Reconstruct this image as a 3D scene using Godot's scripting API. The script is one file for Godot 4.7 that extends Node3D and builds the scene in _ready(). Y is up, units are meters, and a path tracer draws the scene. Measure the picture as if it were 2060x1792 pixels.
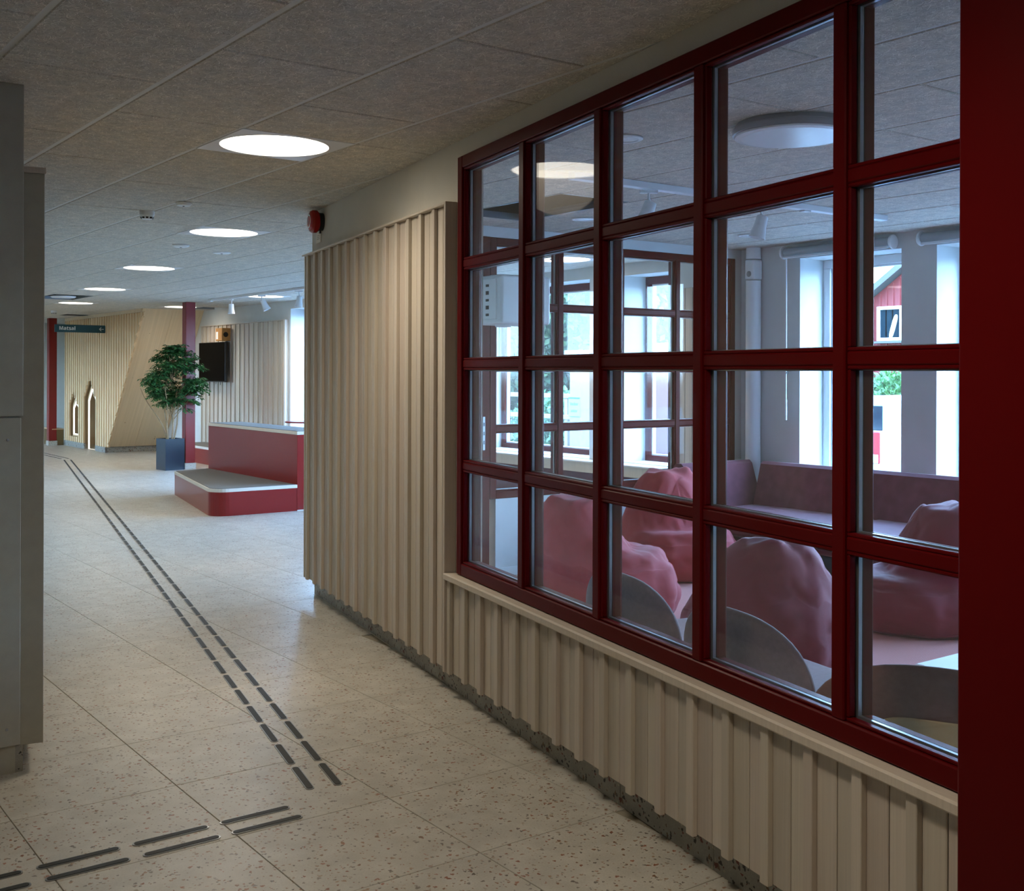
extends Node3D
# A school corridor: glazed red-framed partition and slatted wall along one side, hall with red podium beyond, lounge behind the glass.
# World axes follow the 600 mm floor and ceiling grid; the corridor wall stands 12 degrees off that grid.

const CEIL := 2.7475
const ANG := 0.208
var rng := RandomNumberGenerator.new()
var wall_frame: Transform3D
var taken := {}
var M := {}
var boxes := {}

# ------------------------------------------------------------------ names and nodes
func numbered(called: String) -> String:
	if not taken.has(called):
		taken[called] = 0
		return called
	taken[called] += 1
	return "%s_%03d" % [called, taken[called]]

func tag(o: Node3D, label: String, category: String, group := "", kind := "") -> Node3D:
	if label != "": o.set_meta("label", label)
	if category != "": o.set_meta("category", category)
	if group != "": o.set_meta("group", group)
	if kind != "": o.set_meta("kind", kind)
	return o

func thing(called: String, label: String, category: String, xf := Transform3D(), group := "", kind := "") -> Node3D:
	var o := Node3D.new()
	o.name = numbered(called)
	add_child(o)
	o.transform = xf
	tag(o, label, category, group, kind)
	return o

func part(parent: Node3D, called: String, mesh: Mesh, material: Material, at := Vector3.ZERO, basis := Basis()) -> MeshInstance3D:
	var o := MeshInstance3D.new()
	o.name = called
	o.mesh = mesh
	o.material_override = material
	o.transform = Transform3D(basis, at)
	parent.add_child(o, true)
	return o

func pbox(parent: Node3D, called: String, lo: Vector3, hi: Vector3, material: Material, bevel := 0.0) -> MeshInstance3D:
	return part(parent, called, block(hi - lo, bevel), material, (lo + hi) * 0.5)

func copy(o: Node3D, xf: Transform3D, label := "") -> Node3D:
	var c: Node3D = o.duplicate()
	c.name = numbered(String(o.name).trim_suffix("_000"))
	add_child(c)
	c.transform = xf
	if label != "": c.set_meta("label", label)
	return c

func at(x: float, y: float, z: float, turn := 0.0) -> Transform3D:
	return Transform3D(Basis(Vector3.UP, turn), Vector3(x, y, z))

# point on the corridor wall: s metres along it, height y, off metres into the corridor
func wp(s: float, y: float, off: float) -> Vector3:
	return wall_frame * Vector3(-s, y, off)

# ------------------------------------------------------------------ meshes
func tri(st: SurfaceTool, a: Vector3, b: Vector3, c: Vector3, n: Vector3) -> void:
	st.set_normal(n)
	if (b - a).cross(c - a).dot(n) > 0.0:
		st.add_vertex(a); st.add_vertex(c); st.add_vertex(b)
	else:
		st.add_vertex(a); st.add_vertex(b); st.add_vertex(c)

func quad(st: SurfaceTool, a: Vector3, b: Vector3, c: Vector3, d: Vector3, out: Vector3) -> void:
	var n := (b - a).cross(c - a)
	if n.length() < 1e-12: n = (c - a).cross(d - a)
	n = n.normalized()
	if n.dot(out) < 0.0: n = -n
	tri(st, a, b, c, n)
	tri(st, a, c, d, n)

func begin() -> SurfaceTool:
	var st := SurfaceTool.new()
	st.begin(Mesh.PRIMITIVE_TRIANGLES)
	return st

# chamfered box centred on the origin, shared between alike pieces
func block(size: Vector3, bevel := 0.0) -> Mesh:
	var key := "%.4f %.4f %.4f %.4f" % [size.x, size.y, size.z, bevel]
	if boxes.has(key): return boxes[key]
	var st := begin()
	add_block(st, Vector3.ZERO, size, bevel)
	boxes[key] = st.commit()
	return boxes[key]

func add_block(st: SurfaceTool, centre: Vector3, size: Vector3, bevel := 0.0) -> void:
	var h := size * 0.5
	var b := minf(bevel, minf(h.x, minf(h.y, h.z)) * 0.9)
	var ax := [Vector3.RIGHT, Vector3.UP, Vector3.BACK]
	for i in 3:
		var j := (i + 1) % 3
		var k := (i + 2) % 3
		for sg in [-1.0, 1.0]:
			var o: Vector3 = centre + ax[i] * sg * h[i]
			var u: Vector3 = ax[j] * (h[j] - b)
			var v: Vector3 = ax[k] * (h[k] - b)
			quad(st, o - u - v, o + u - v, o + u + v, o - u + v, ax[i] * sg)
	if b <= 0.0: return
	for i in 3:
		var j := (i + 1) % 3
		var k := (i + 2) % 3
		for sj in [-1.0, 1.0]:
			for sk in [-1.0, 1.0]:
				var u: Vector3 = ax[i] * (h[i] - b)
				var p: Vector3 = centre + ax[j] * sj * h[j] + ax[k] * sk * (h[k] - b)
				var q: Vector3 = centre + ax[j] * sj * (h[j] - b) + ax[k] * sk * h[k]
				quad(st, p - u, p + u, q + u, q - u, ax[j] * sj + ax[k] * sk)
	for sx in [-1.0, 1.0]:
		for sy in [-1.0, 1.0]:
			for sz in [-1.0, 1.0]:
				var n := Vector3(sx, sy, sz)
				var c := centre + n * h
				tri(st, c - Vector3(0, sy * b, sz * b), c - Vector3(sx * b, 0, sz * b), c - Vector3(sx * b, sy * b, 0), n.normalized())

# box with rounded edges, smooth
func rounded(size: Vector3, r: float, seg := 3, puff := 0.0) -> Mesh:
	var key := "r %.4f %.4f %.4f %.4f %d %.3f" % [size.x, size.y, size.z, r, seg, puff]
	if boxes.has(key): return boxes[key]
	var h := size * 0.5
	r = minf(r, minf(h.x, minf(h.y, h.z)))
	var inner := h - Vector3(r, r, r)
	var st := begin()
	var ax := [Vector3.RIGHT, Vector3.UP, Vector3.BACK]
	for i in 3:
		var j := (i + 1) % 3
		var k := (i + 2) % 3
		var cj := steps(h[j], inner[j], seg)
		var ck := steps(h[k], inner[k], seg)
		for sg in [-1.0, 1.0]:
			for a in cj.size() - 1:
				for b in ck.size() - 1:
					var ps := []
					var ns := []
					for w in [[0, 0], [1, 0], [1, 1], [0, 1]]:
						var p: Vector3 = ax[i] * sg * h[i] + ax[j] * cj[a + w[0]] + ax[k] * ck[b + w[1]]
						var c := Vector3(clampf(p.x, -inner.x, inner.x), clampf(p.y, -inner.y, inner.y), clampf(p.z, -inner.z, inner.z))
						var n := (p - c).normalized()
						var q := c + n * r
						if puff > 0.0:
							var f := Vector3(q.x / h.x, q.y / h.y, q.z / h.z)
							q += ax[i] * sg * puff * (1.0 - f[j] * f[j]) * (1.0 - f[k] * f[k])
						ps.append(q); ns.append(n)
					for t in [[0, 1, 2], [0, 2, 3]]:
						var order: Array = t
						var cr: Vector3 = (ps[t[1]] - ps[t[0]]).cross(ps[t[2]] - ps[t[0]])
						if cr.dot(ns[t[0]] + ns[t[1]] + ns[t[2]]) > 0.0: order = [t[0], t[2], t[1]]
						for e in order:
							st.set_normal(ns[e]); st.add_vertex(ps[e])
	boxes[key] = st.commit()
	return boxes[key]

func steps(h: float, inner: float, seg: int) -> Array:
	var out := []
	for i in seg + 1: out.append(-h + (h - inner) * (1.0 - cos(PI * 0.5 * i / seg)) if i == 0 else -inner - (h - inner) * tan(PI * 0.25 * (1.0 - float(i) / seg) ) )
	if inner > 0.02:
		out.append(-inner * 0.33); out.append(inner * 0.33)
	for i in range(seg, -1, -1): out.append(-out[i])
	return out

# surface of revolution about y; profile of (radius, height), from the bottom up
func lathe(profile: Array, seg := 24) -> Mesh:
	var st := begin()
	st.set_smooth_group(0)
	for i in profile.size() - 1:
		var p: Vector2 = profile[i]
		var q: Vector2 = profile[i + 1]
		var d := q - p
		var nn := Vector2(d.y, -d.x).normalized()
		for k in seg:
			var a := TAU * k / seg
			var b := TAU * (k + 1) / seg
			var P := [Vector3(p.x * cos(a), p.y, p.x * sin(a)), Vector3(p.x * cos(b), p.y, p.x * sin(b)), Vector3(q.x * cos(b), q.y, q.x * sin(b)), Vector3(q.x * cos(a), q.y, q.x * sin(a))]
			var N := [Vector3(nn.x * cos(a), nn.y, nn.x * sin(a)), Vector3(nn.x * cos(b), nn.y, nn.x * sin(b))]
			for t in [[0, 1, 2], [0, 2, 3]]:
				var o: Array = t
				var cr: Vector3 = (P[t[1]] - P[t[0]]).cross(P[t[2]] - P[t[0]])
				if cr.length() < 1e-12: continue
				if cr.dot(N[0] + N[1]) > 0.0: o = [t[0], t[2], t[1]]
				for e in o:
					st.set_normal(N[0] if e == 0 or e == 3 else N[1]); st.add_vertex(P[e])
	return st.commit()

func add_tube(st: SurfaceTool, pts: Array, radii: Array, seg := 8, caps := true) -> void:
	var rings := []
	var up := Vector3.UP
	for i in pts.size():
		var d: Vector3 = (pts[mini(i + 1, pts.size() - 1)] - pts[maxi(i - 1, 0)]).normalized()
		if absf(d.dot(up)) > 0.95: up = Vector3.RIGHT if absf(d.x) < 0.9 else Vector3.BACK
		var u := d.cross(up).normalized()
		var v := u.cross(d).normalized()
		var ring := []
		for k in seg:
			var a := TAU * k / seg
			ring.append(u * cos(a) + v * sin(a))
		rings.append(ring)
	for i in pts.size() - 1:
		for k in seg:
			var k2 := (k + 1) % seg
			var N := [rings[i][k], rings[i][k2], rings[i + 1][k2], rings[i + 1][k]]
			var P := [pts[i] + N[0] * radii[i], pts[i] + N[1] * radii[i], pts[i + 1] + N[2] * radii[i + 1], pts[i + 1] + N[3] * radii[i + 1]]
			for t in [[0, 1, 2], [0, 2, 3]]:
				var o: Array = t
				if (P[t[1]] - P[t[0]]).cross(P[t[2]] - P[t[0]]).dot(N[0] + N[2]) > 0.0: o = [t[0], t[2], t[1]]
				for e in o:
					st.set_normal(N[e]); st.add_vertex(P[e])
	if caps:
		for e in [0, pts.size() - 1]:
			var n: Vector3 = (pts[0] - pts[1]).normalized() if e == 0 else (pts[e] - pts[e - 1]).normalized()
			for k in seg:
				tri(st, pts[e], pts[e] + rings[e][k] * radii[e], pts[e] + rings[e][(k + 1) % seg] * radii[e], n)

func tube(pts: Array, r: float, seg := 10) -> Mesh:
	var st := begin()
	var radii := []
	for p in pts: radii.append(r)
	add_tube(st, pts, radii, seg)
	return st.commit()

# flat outline (x, y) given depth along z from z0 to z1
func add_prism(st: SurfaceTool, poly: PackedVector2Array, z0: float, z1: float) -> void:
	var idx := Geometry2D.triangulate_polygon(poly)
	for i in range(0, idx.size(), 3):
		for z in [z0, z1]:
			var n := Vector3(0, 0, 1.0 if z == maxf(z0, z1) else -1.0)
			tri(st, Vector3(poly[idx[i]].x, poly[idx[i]].y, z), Vector3(poly[idx[i + 1]].x, poly[idx[i + 1]].y, z), Vector3(poly[idx[i + 2]].x, poly[idx[i + 2]].y, z), n)
	var area := 0.0
	for i in poly.size():
		var p := poly[i]
		var q := poly[(i + 1) % poly.size()]
		area += p.x * q.y - q.x * p.y
	for i in poly.size():
		var p := poly[i]
		var q := poly[(i + 1) % poly.size()]
		var out := Vector3(q.y - p.y, p.x - q.x, 0) * (1.0 if area > 0 else -1.0)
		quad(st, Vector3(p.x, p.y, z0), Vector3(q.x, q.y, z0), Vector3(q.x, q.y, z1), Vector3(p.x, p.y, z1), out)

func prism(poly: Array, z0: float, z1: float) -> Mesh:
	var st := begin()
	add_prism(st, PackedVector2Array(poly), z0, z1)
	return st.commit()

# the same outline laid flat: (x, z) given height
func slab(poly: Array, y0: float, y1: float) -> Mesh:
	var st := begin()
	var flat := PackedVector2Array(poly)
	add_prism(st, flat, y0, y1)
	var m := st.commit()
	var a := m.surface_get_arrays(0)
	var v: PackedVector3Array = a[Mesh.ARRAY_VERTEX]
	var n: PackedVector3Array = a[Mesh.ARRAY_NORMAL]
	for i in v.size():
		v[i] = Vector3(v[i].x, v[i].z, v[i].y)
		n[i] = Vector3(n[i].x, n[i].z, n[i].y)
	for i in range(0, v.size(), 3):
		var t := v[i + 1]; v[i + 1] = v[i + 2]; v[i + 2] = t
		var s := n[i + 1]; n[i + 1] = n[i + 2]; n[i + 2] = s
	var b := []
	b.resize(Mesh.ARRAY_MAX)
	b[Mesh.ARRAY_VERTEX] = v
	b[Mesh.ARRAY_NORMAL] = n
	var out := ArrayMesh.new()
	out.add_surface_from_arrays(Mesh.PRIMITIVE_TRIANGLES, b)
	return out

# padded plate with a soft edge; outline by a superellipse in x, y; bent backwards along x
func pad(w: float, h: float, n: float, thick: float, bend := 0.0, seg := 40) -> Mesh:
	var rings := [Vector2(0.0, 0.5), Vector2(0.5, 0.5), Vector2(0.86, 0.5), Vector2(0.95, 0.42), Vector2(0.99, 0.22), Vector2(1.0, 0.0), Vector2(0.99, -0.22), Vector2(0.95, -0.42), Vector2(0.86, -0.5), Vector2(0.5, -0.5), Vector2(0.0, -0.5)]
	return sheet(rings.size() - 1, seg, func(i: int, k: int) -> Vector3:
		var a := TAU * k / seg
		var c := cos(a)
		var s := sin(a)
		var x: float = signf(c) * pow(absf(c), 2.0 / n) * w * 0.5 * rings[i].x
		var y: float = signf(s) * pow(absf(s), 2.0 / n) * h * 0.5 * rings[i].x
		return Vector3(x, y, rings[i].y * thick + bend * x * x))

# smooth closed surface of (rows + 1) rings of seg points
func sheet(rows: int, seg: int, f: Callable) -> Mesh:
	var P := []
	for i in rows + 1:
		var r := PackedVector3Array()
		for k in seg: r.append(f.call(i, k))
		P.append(r)
	var N := []
	for i in rows + 1:
		var r := PackedVector3Array()
		r.resize(seg)
		N.append(r)
	var mid := Vector3.ZERO
	for i in rows + 1:
		for k in seg: mid += P[i][k]
	mid /= float((rows + 1) * seg)
	var flip := 0.0
	for i in rows:
		for k in seg:
			var k2 := (k + 1) % seg
			var n: Vector3 = (P[i + 1][k] - P[i][k2]).cross(P[i + 1][k2] - P[i][k])
			flip += n.dot((P[i][k] + P[i + 1][k2]) * 0.5 - mid)
			N[i][k] += n; N[i][k2] += n; N[i + 1][k] += n; N[i + 1][k2] += n
	var sg := 1.0 if flip > 0.0 else -1.0
	for e in [0, rows]:
		var s := Vector3.ZERO
		var same := true
		for k in seg:
			s += N[e][k]
			if P[e][k].distance_to(P[e][0]) > 1e-5: same = false
		if same:
			for k in seg: N[e][k] = s
	var st := begin()
	for i in rows:
		for k in seg:
			var k2 := (k + 1) % seg
			var q := [[i, k], [i, k2], [i + 1, k2], [i + 1, k]]
			for t in [[0, 1, 2], [0, 2, 3]]:
				var a: Vector3 = P[q[t[0]][0]][q[t[0]][1]]
				var b: Vector3 = P[q[t[1]][0]][q[t[1]][1]]
				var c: Vector3 = P[q[t[2]][0]][q[t[2]][1]]
				var cr := (b - a).cross(c - a)
				if cr.length() < 1e-12: continue
				var o: Array = t
				var nn: Vector3 = (N[q[t[0]][0]][q[t[0]][1]] + N[q[t[1]][0]][q[t[1]][1]] + N[q[t[2]][0]][q[t[2]][1]]) * sg
				if cr.dot(nn) > 0.0: o = [t[0], t[2], t[1]]
				for e in o:
					st.set_normal((N[q[e][0]][q[e][1]] * sg).normalized())
					st.add_vertex(P[q[e][0]][q[e][1]])
	return st.commit()

func house_outline(z0: float, z1: float, y0: float, spring: float, apex: float) -> Array:
	return [Vector2(z0, y0), Vector2(z1, y0), Vector2(z1, spring), Vector2((z0 + z1) * 0.5, apex), Vector2(z0, spring)]

# ------------------------------------------------------------------ textures
func tex(im: Image) -> ImageTexture:
	return ImageTexture.create_from_image(im)

func blot(im: Image, cx: float, cy: float, rx: float, ry: float, turn: float, c: Color, jag := 0.3) -> void:
	var n := im.get_width()
	var m := im.get_height()
	var r := ceili(maxf(rx, ry) * 1.3)
	var ph := rng.randf() * TAU
	for dy in range(-r, r + 1):
		for dx in range(-r, r + 1):
			var u := dx * cos(turn) + dy * sin(turn)
			var v := -dx * sin(turn) + dy * cos(turn)
			var a := atan2(v, u)
			var e := 1.0 + jag * (sin(3.0 * a + ph) * 0.6 + sin(5.0 * a + ph * 2.0) * 0.4)
			if (u * u) / (rx * rx) + (v * v) / (ry * ry) < e * e:
				im.set_pixel(posmod(int(cx) + dx, n), posmod(int(cy) + dy, m), c)

func noise(freq: float, kind := FastNoiseLite.TYPE_SIMPLEX_SMOOTH, octaves := 3, sd := 1) -> FastNoiseLite:
	var f := FastNoiseLite.new()
	f.noise_type = kind
	f.frequency = freq
	f.fractal_octaves = octaves
	f.seed = sd
	return f

func seamless(n: FastNoiseLite, w: int, h: int) -> Image:
	return n.get_seamless_image(w, h, false, false, 0.25)

func terrazzo(base: Color, chips: Array, count: int, rmin: float, rmax: float, px := 1024) -> ImageTexture:
	var im := Image.create(px, px, false, Image.FORMAT_RGB8)
	var cloud := seamless(noise(0.006, FastNoiseLite.TYPE_SIMPLEX_SMOOTH, 4, 5), px, px)
	var fine := seamless(noise(0.12, FastNoiseLite.TYPE_SIMPLEX_SMOOTH, 2, 8), px, px)
	for y in px:
		for x in px:
			var t := (cloud.get_pixel(x, y).r - 0.5) * 0.09 + (fine.get_pixel(x, y).r - 0.5) * 0.05
			im.set_pixel(x, y, Color(base.r + t, base.g + t, base.b + t))
	for i in count:
		var c: Color = chips[rng.randi() % chips.size()]
		var k := rng.randf_range(-0.06, 0.06)
		var r := lerpf(rmin, rmax, pow(rng.randf(), 2.2))
		blot(im, rng.randf() * px, rng.randf() * px, r, r * rng.randf_range(0.45, 0.9), rng.randf() * PI, Color(c.r + k, c.g + k, c.b + k))
	return tex(im)

# pressed wood wool: pale fibres lying every way over a darker ground
func wood_wool(px := 1024) -> Array:
	var im := Image.create(px, px, false, Image.FORMAT_RGB8)
	var hi := Image.create(px, px, false, Image.FORMAT_RGB8)
	var cloud := seamless(noise(0.009, FastNoiseLite.TYPE_SIMPLEX_SMOOTH, 4, 3), px, px)
	im.fill(Color(0.76, 0.735, 0.69))
	hi.fill(Color(0.35, 0.35, 0.35))
	for i in 15000:
		var p := Vector2(rng.randf() * px, rng.randf() * px)
		var a := rng.randf() * TAU
		var bend := rng.randf_range(-0.09, 0.09)
		var tone := rng.randf()
		var c := Color(0.62, 0.585, 0.54).lerp(Color(0.97, 0.945, 0.90), tone)
		var g := 0.15 + tone * 0.8
		for k in rng.randi_range(14, 44):
			var x := posmod(int(p.x), px)
			var y := posmod(int(p.y), px)
			im.set_pixel(x, y, c)
			hi.set_pixel(x, y, Color(g, g, g))
			if i % 3 != 0: im.set_pixel(posmod(x + 1, px), y, c)
			p += Vector2(cos(a), sin(a))
			a += bend
	for y in px:
		for x in px:
			var t := (cloud.get_pixel(x, y).r - 0.5)
			var c := im.get_pixel(x, y)
			im.set_pixel(x, y, Color(c.r + t * 0.10, c.g + t * 0.075, c.b + t * 0.05))
	return [tex(im), tex(hi)]

# upright grain
func grain(base: Color, amount: float, sd: int, w := 512, h := 1024, knots := 0, knot := Color(0.5, 0.35, 0.22)) -> ImageTexture:
	var im := Image.create(w, h, false, Image.FORMAT_RGB8)
	var a := noise(1.0, FastNoiseLite.TYPE_SIMPLEX_SMOOTH, 3, sd)
	var b := noise(1.0, FastNoiseLite.TYPE_SIMPLEX_SMOOTH, 2, sd + 7)
	for y in h:
		var fy := TAU * y / h
		var cy := cos(fy) * 0.35
		var sy := sin(fy) * 0.35
		for x in w:
			var fx := TAU * x / w
			var t := a.get_noise_3d(cos(fx) * 9.0, sin(fx) * 9.0 + cy, sy) * 0.7 + b.get_noise_3d(cos(fx) * 38.0, sin(fx) * 38.0 + cy, sy * 1.6) * 0.5
			t *= amount
			im.set_pixel(x, y, Color(base.r + t, base.g + t * 0.95, base.b + t * 0.85))
	for i in knots:
		var kx := rng.randf() * w
		var ky := rng.randf() * h
		var r := rng.randf_range(1.2, 2.8)
		blot(im, kx, ky, r * 1.3, r * 2.0, 0.0, base.lerp(knot, 0.35), 0.1)
		blot(im, kx, ky, r * 0.7, r * 1.1, 0.0, base.lerp(knot, 0.8), 0.2)
	return tex(im)

func mottled(base: Color, amount: float, freq: float, sd: int, fine := 0.0, px := 512) -> ImageTexture:
	var im := Image.create(px, px, false, Image.FORMAT_RGB8)
	var a := seamless(noise(freq, FastNoiseLite.TYPE_SIMPLEX_SMOOTH, 4, sd), px, px)
	var b := seamless(noise(0.3, FastNoiseLite.TYPE_SIMPLEX_SMOOTH, 2, sd + 3), px, px)
	for y in px:
		for x in px:
			var t := (a.get_pixel(x, y).r - 0.5) * amount + (b.get_pixel(x, y).r - 0.5) * fine
			im.set_pixel(x, y, Color(base.r + t, base.g + t, base.b + t))
	return tex(im)

func woven(base: Color, px := 256) -> ImageTexture:
	var im := Image.create(px, px, false, Image.FORMAT_RGB8)
	for y in px:
		for x in px:
			var t := 0.045 * sin(TAU * x / 8.0) + 0.03 * sin(TAU * y / 8.0 + PI * (int(x / 8.0) % 2)) + rng.randf_range(-0.035, 0.035)
			im.set_pixel(x, y, Color(base.r + t, base.g + t, base.b + t))
	return tex(im)

# ------------------------------------------------------------------ materials
func mk(c: Color, rough := 0.6, o := {}) -> StandardMaterial3D:
	var m := StandardMaterial3D.new()
	m.albedo_color = c
	m.roughness = rough
	m.metallic = o.get("metal", 0.0)
	if o.has("spec"): m.metallic_specular = o.spec
	if o.has("tex"):
		m.albedo_texture = o.tex
		m.uv1_triplanar = true
		m.uv1_world_triplanar = o.get("world", true)
		m.uv1_triplanar_sharpness = 8.0
		var k: float = 1.0 / o.get("repeat", 1.0)
		m.uv1_scale = Vector3(k, k * o.get("yx", 1.0), k)
	if o.has("bump"):
		m.heightmap_enabled = true
		m.heightmap_texture = o.bump
		m.heightmap_scale = o.get("relief", 0.1)
	if o.has("sheen"):
		m.rim_enabled = true
		m.rim = o.sheen
		m.rim_tint = 0.5
	if o.has("coat"):
		m.clearcoat_enabled = true
		m.clearcoat = o.coat
		m.clearcoat_roughness = o.get("coat_rough", 0.1)
	if o.has("back"):
		m.backlight_enabled = true
		m.backlight = o.back
	if o.has("glow"):
		m.emission_enabled = true
		m.emission = o.get("glow_color", Color.WHITE)
		m.emission_energy_multiplier = o.glow
	if o.get("vertex", false): m.vertex_color_use_as_albedo = true
	return m

func glass(c: Color, alpha: float) -> StandardMaterial3D:
	var m := StandardMaterial3D.new()
	m.albedo_color = Color(c.r, c.g, c.b, alpha)
	m.roughness = 0.02
	m.metallic_specular = 0.34
	m.transparency = BaseMaterial3D.TRANSPARENCY_ALPHA
	return m

func materials() -> void:
	var wool := wood_wool()
	M.wool = mk(Color(1.0, 1.0, 0.995), 0.95, {"tex": wool[0], "repeat": 1.15, "bump": wool[1], "relief": 0.16, "spec": 0.2})
	M.runner = mk(Color(0.80, 0.80, 0.78), 0.5)
	M.deck = mk(Color(0.20, 0.22, 0.23), 0.95)
	var chips := [Color(0.55, 0.42, 0.32), Color(0.52, 0.49, 0.45), Color(0.60, 0.50, 0.40), Color(0.45, 0.42, 0.38), Color(0.58, 0.39, 0.30), Color(0.66, 0.61, 0.54)]
	M.terrazzo = mk(Color(1, 1, 1), 0.36, {"tex": terrazzo(Color(0.74, 0.725, 0.68), chips, 2300, 2.4, 7.0), "repeat": 1.2})
	M.terrazzo_far = M.terrazzo
	M.grout = mk(Color(0.60, 0.57, 0.50), 0.9)
	var dark_chips := [Color(0.16, 0.15, 0.14), Color(0.42, 0.18, 0.11), Color(0.22, 0.20, 0.18), Color(0.38, 0.28, 0.18), Color(0.65, 0.62, 0.55)]
	M.plinth = mk(Color(1, 1, 1), 0.5, {"tex": terrazzo(Color(0.57, 0.56, 0.52), dark_chips, 420, 3.0, 9.0, 512), "repeat": 0.6})
	M.slat = []
	for i in 4:
		var b: Color = [Color(0.76, 0.72, 0.655), Color(0.745, 0.695, 0.64), Color(0.78, 0.735, 0.675), Color(0.73, 0.69, 0.63)][i]
		M.slat.append(mk(Color(1, 1, 1), 0.55, {"tex": grain(b, 0.038, 20 + i, 256, 512), "repeat": 0.6, "yx": 0.4}))
	M.pine = mk(Color(1, 1, 1), 0.6, {"tex": grain(Color(0.89, 0.775, 0.61), 0.05, 31, 256, 512), "repeat": 0.6, "yx": 0.4})
	M.pine_dark = mk(Color(1, 1, 1), 0.6, {"tex": grain(Color(0.83, 0.71, 0.545), 0.05, 37, 256, 512), "repeat": 0.6, "yx": 0.4})
	M.ply = mk(Color(1, 1, 1), 0.6, {"tex": grain(Color(0.87, 0.775, 0.63), 0.05, 41, 512, 1024, 10), "repeat": 2.4, "yx": 0.7})
	M.plaster = mk(Color(0.83, 0.81, 0.76), 0.85, {"tex": mottled(Color(0.97, 0.97, 0.97), 0.03, 0.01, 9, 0.03), "repeat": 1.5})
	M.white_wall = mk(Color(0.84, 0.85, 0.84), 0.8, {"tex": mottled(Color(0.97, 0.97, 0.97), 0.03, 0.01, 12, 0.02), "repeat": 1.5})
	M.reveal = mk(Color(0.90, 0.91, 0.90), 0.7)
	M.left_board = mk(Color(0.67, 0.65, 0.585), 0.6, {"tex": mottled(Color(0.97, 0.97, 0.97), 0.04, 0.02, 14, 0.03), "repeat": 0.8})
	M.red = mk(Color(0.33, 0.018, 0.028), 0.34, {"spec": 0.2})
	M.red_seat = mk(Color(0.53, 0.075, 0.065), 0.28, {"spec": 0.5})
	M.red_post = mk(Color(0.50, 0.08, 0.07), 0.34, {"spec": 0.5})
	M.birch = mk(Color(0.88, 0.86, 0.82), 0.5)
	M.felt = mk(Color(1, 1, 1), 0.85, {"tex": mottled(Color(0.44, 0.44, 0.43), 0.05, 0.05, 51, 0.28, 256), "repeat": 0.35})
	M.sill_wood = mk(Color(1, 1, 1), 0.5, {"tex": grain(Color(0.78, 0.73, 0.64), 0.06, 61, 256, 256), "repeat": 0.8})
	M.pane = glass(Color(0.93, 0.98, 0.97), 0.02)
	M.spacer = mk(Color(0.66, 0.68, 0.69), 0.28, {"metal": 0.85})
	M.gasket = mk(Color(0.03, 0.03, 0.035), 0.6)
	M.steel = mk(Color(0.62, 0.63, 0.64), 0.3, {"metal": 0.9})
	M.dark_insert = mk(Color(0.075, 0.105, 0.095), 0.6)
	M.white = mk(Color(0.88, 0.89, 0.89), 0.45)
	M.white_metal = mk(Color(0.86, 0.87, 0.88), 0.35)
	M.black = mk(Color(0.02, 0.02, 0.022), 0.4)
	M.screen = mk(Color(0.012, 0.013, 0.015), 0.3, {"spec": 0.1})
	M.lamp = mk(Color(0.95, 0.94, 0.90), 0.5, {"glow": 4.6, "glow_color": Color(1.0, 0.965, 0.89)})
	M.lamp_off = mk(Color(0.92, 0.93, 0.93), 0.25)
	M.led = mk(Color(1, 1, 1), 0.5, {"glow": 0.8, "glow_color": Color(1.0, 0.97, 0.92)})
	M.velvet = mk(Color(1, 1, 1), 0.85, {"tex": mottled(Color(0.45, 0.20, 0.25), 0.09, 0.012, 71, 0.04), "repeat": 0.9, "sheen": 0.5})
	M.navy = mk(Color(0.16, 0.20, 0.30), 0.8)
	M.canvas = mk(Color(1, 1, 1), 0.8, {"tex": mottled(Color(0.64, 0.17, 0.19), 0.03, 0.02, 75, 0.015), "repeat": 0.7, "sheen": 0.25})
	M.canvas_wine = mk(Color(1, 1, 1), 0.8, {"tex": mottled(Color(0.50, 0.14, 0.19), 0.03, 0.02, 77, 0.015), "repeat": 0.7, "sheen": 0.3})
	M.chair_cloth = mk(Color(1, 1, 1), 0.9, {"tex": mottled(Color(0.50, 0.43, 0.44), 0.05, 0.03, 81, 0.10), "repeat": 0.4, "sheen": 0.3})
	M.chair_brown = mk(Color(1, 1, 1), 0.9, {"tex": mottled(Color(0.44, 0.29, 0.27), 0.05, 0.03, 83, 0.10), "repeat": 0.4, "sheen": 0.3})
	M.seat_cloth = mk(Color(1, 1, 1), 0.9, {"tex": mottled(Color(0.66, 0.58, 0.59), 0.04, 0.03, 85, 0.08), "repeat": 0.4})
	M.chair_ply = mk(Color(0.72, 0.62, 0.45), 0.5)
	M.carpet = mk(Color(1, 1, 1), 0.95, {"tex": woven(Color(0.80, 0.53, 0.49)), "repeat": 0.30})
	M.lounge_floor = mk(Color(0.76, 0.74, 0.67), 0.4)
	M.planter = mk(Color(0.06, 0.14, 0.20), 0.25, {"spec": 0.6})
	M.bark = mk(Color(1, 1, 1), 0.8, {"tex": mottled(Color(0.64, 0.55, 0.43), 0.12, 0.04, 91, 0.08, 256), "repeat": 0.3})
	M.soil = mk(Color(0.16, 0.12, 0.09), 0.95)
	M.leaf = mk(Color(1, 1, 1), 0.5, {"vertex": true, "back": Color(0.35, 0.45, 0.2)})
	M.sign = mk(Color(0.09, 0.30, 0.34), 0.5)
	M.print = mk(Color(0.94, 0.95, 0.93), 0.6)
	M.siren = mk(Color(0.62, 0.02, 0.03), 0.22)
	M.siren_base = mk(Color(0.05, 0.05, 0.055), 0.5)
	M.label = mk(Color(0.86, 0.82, 0.74), 0.6)
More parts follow.
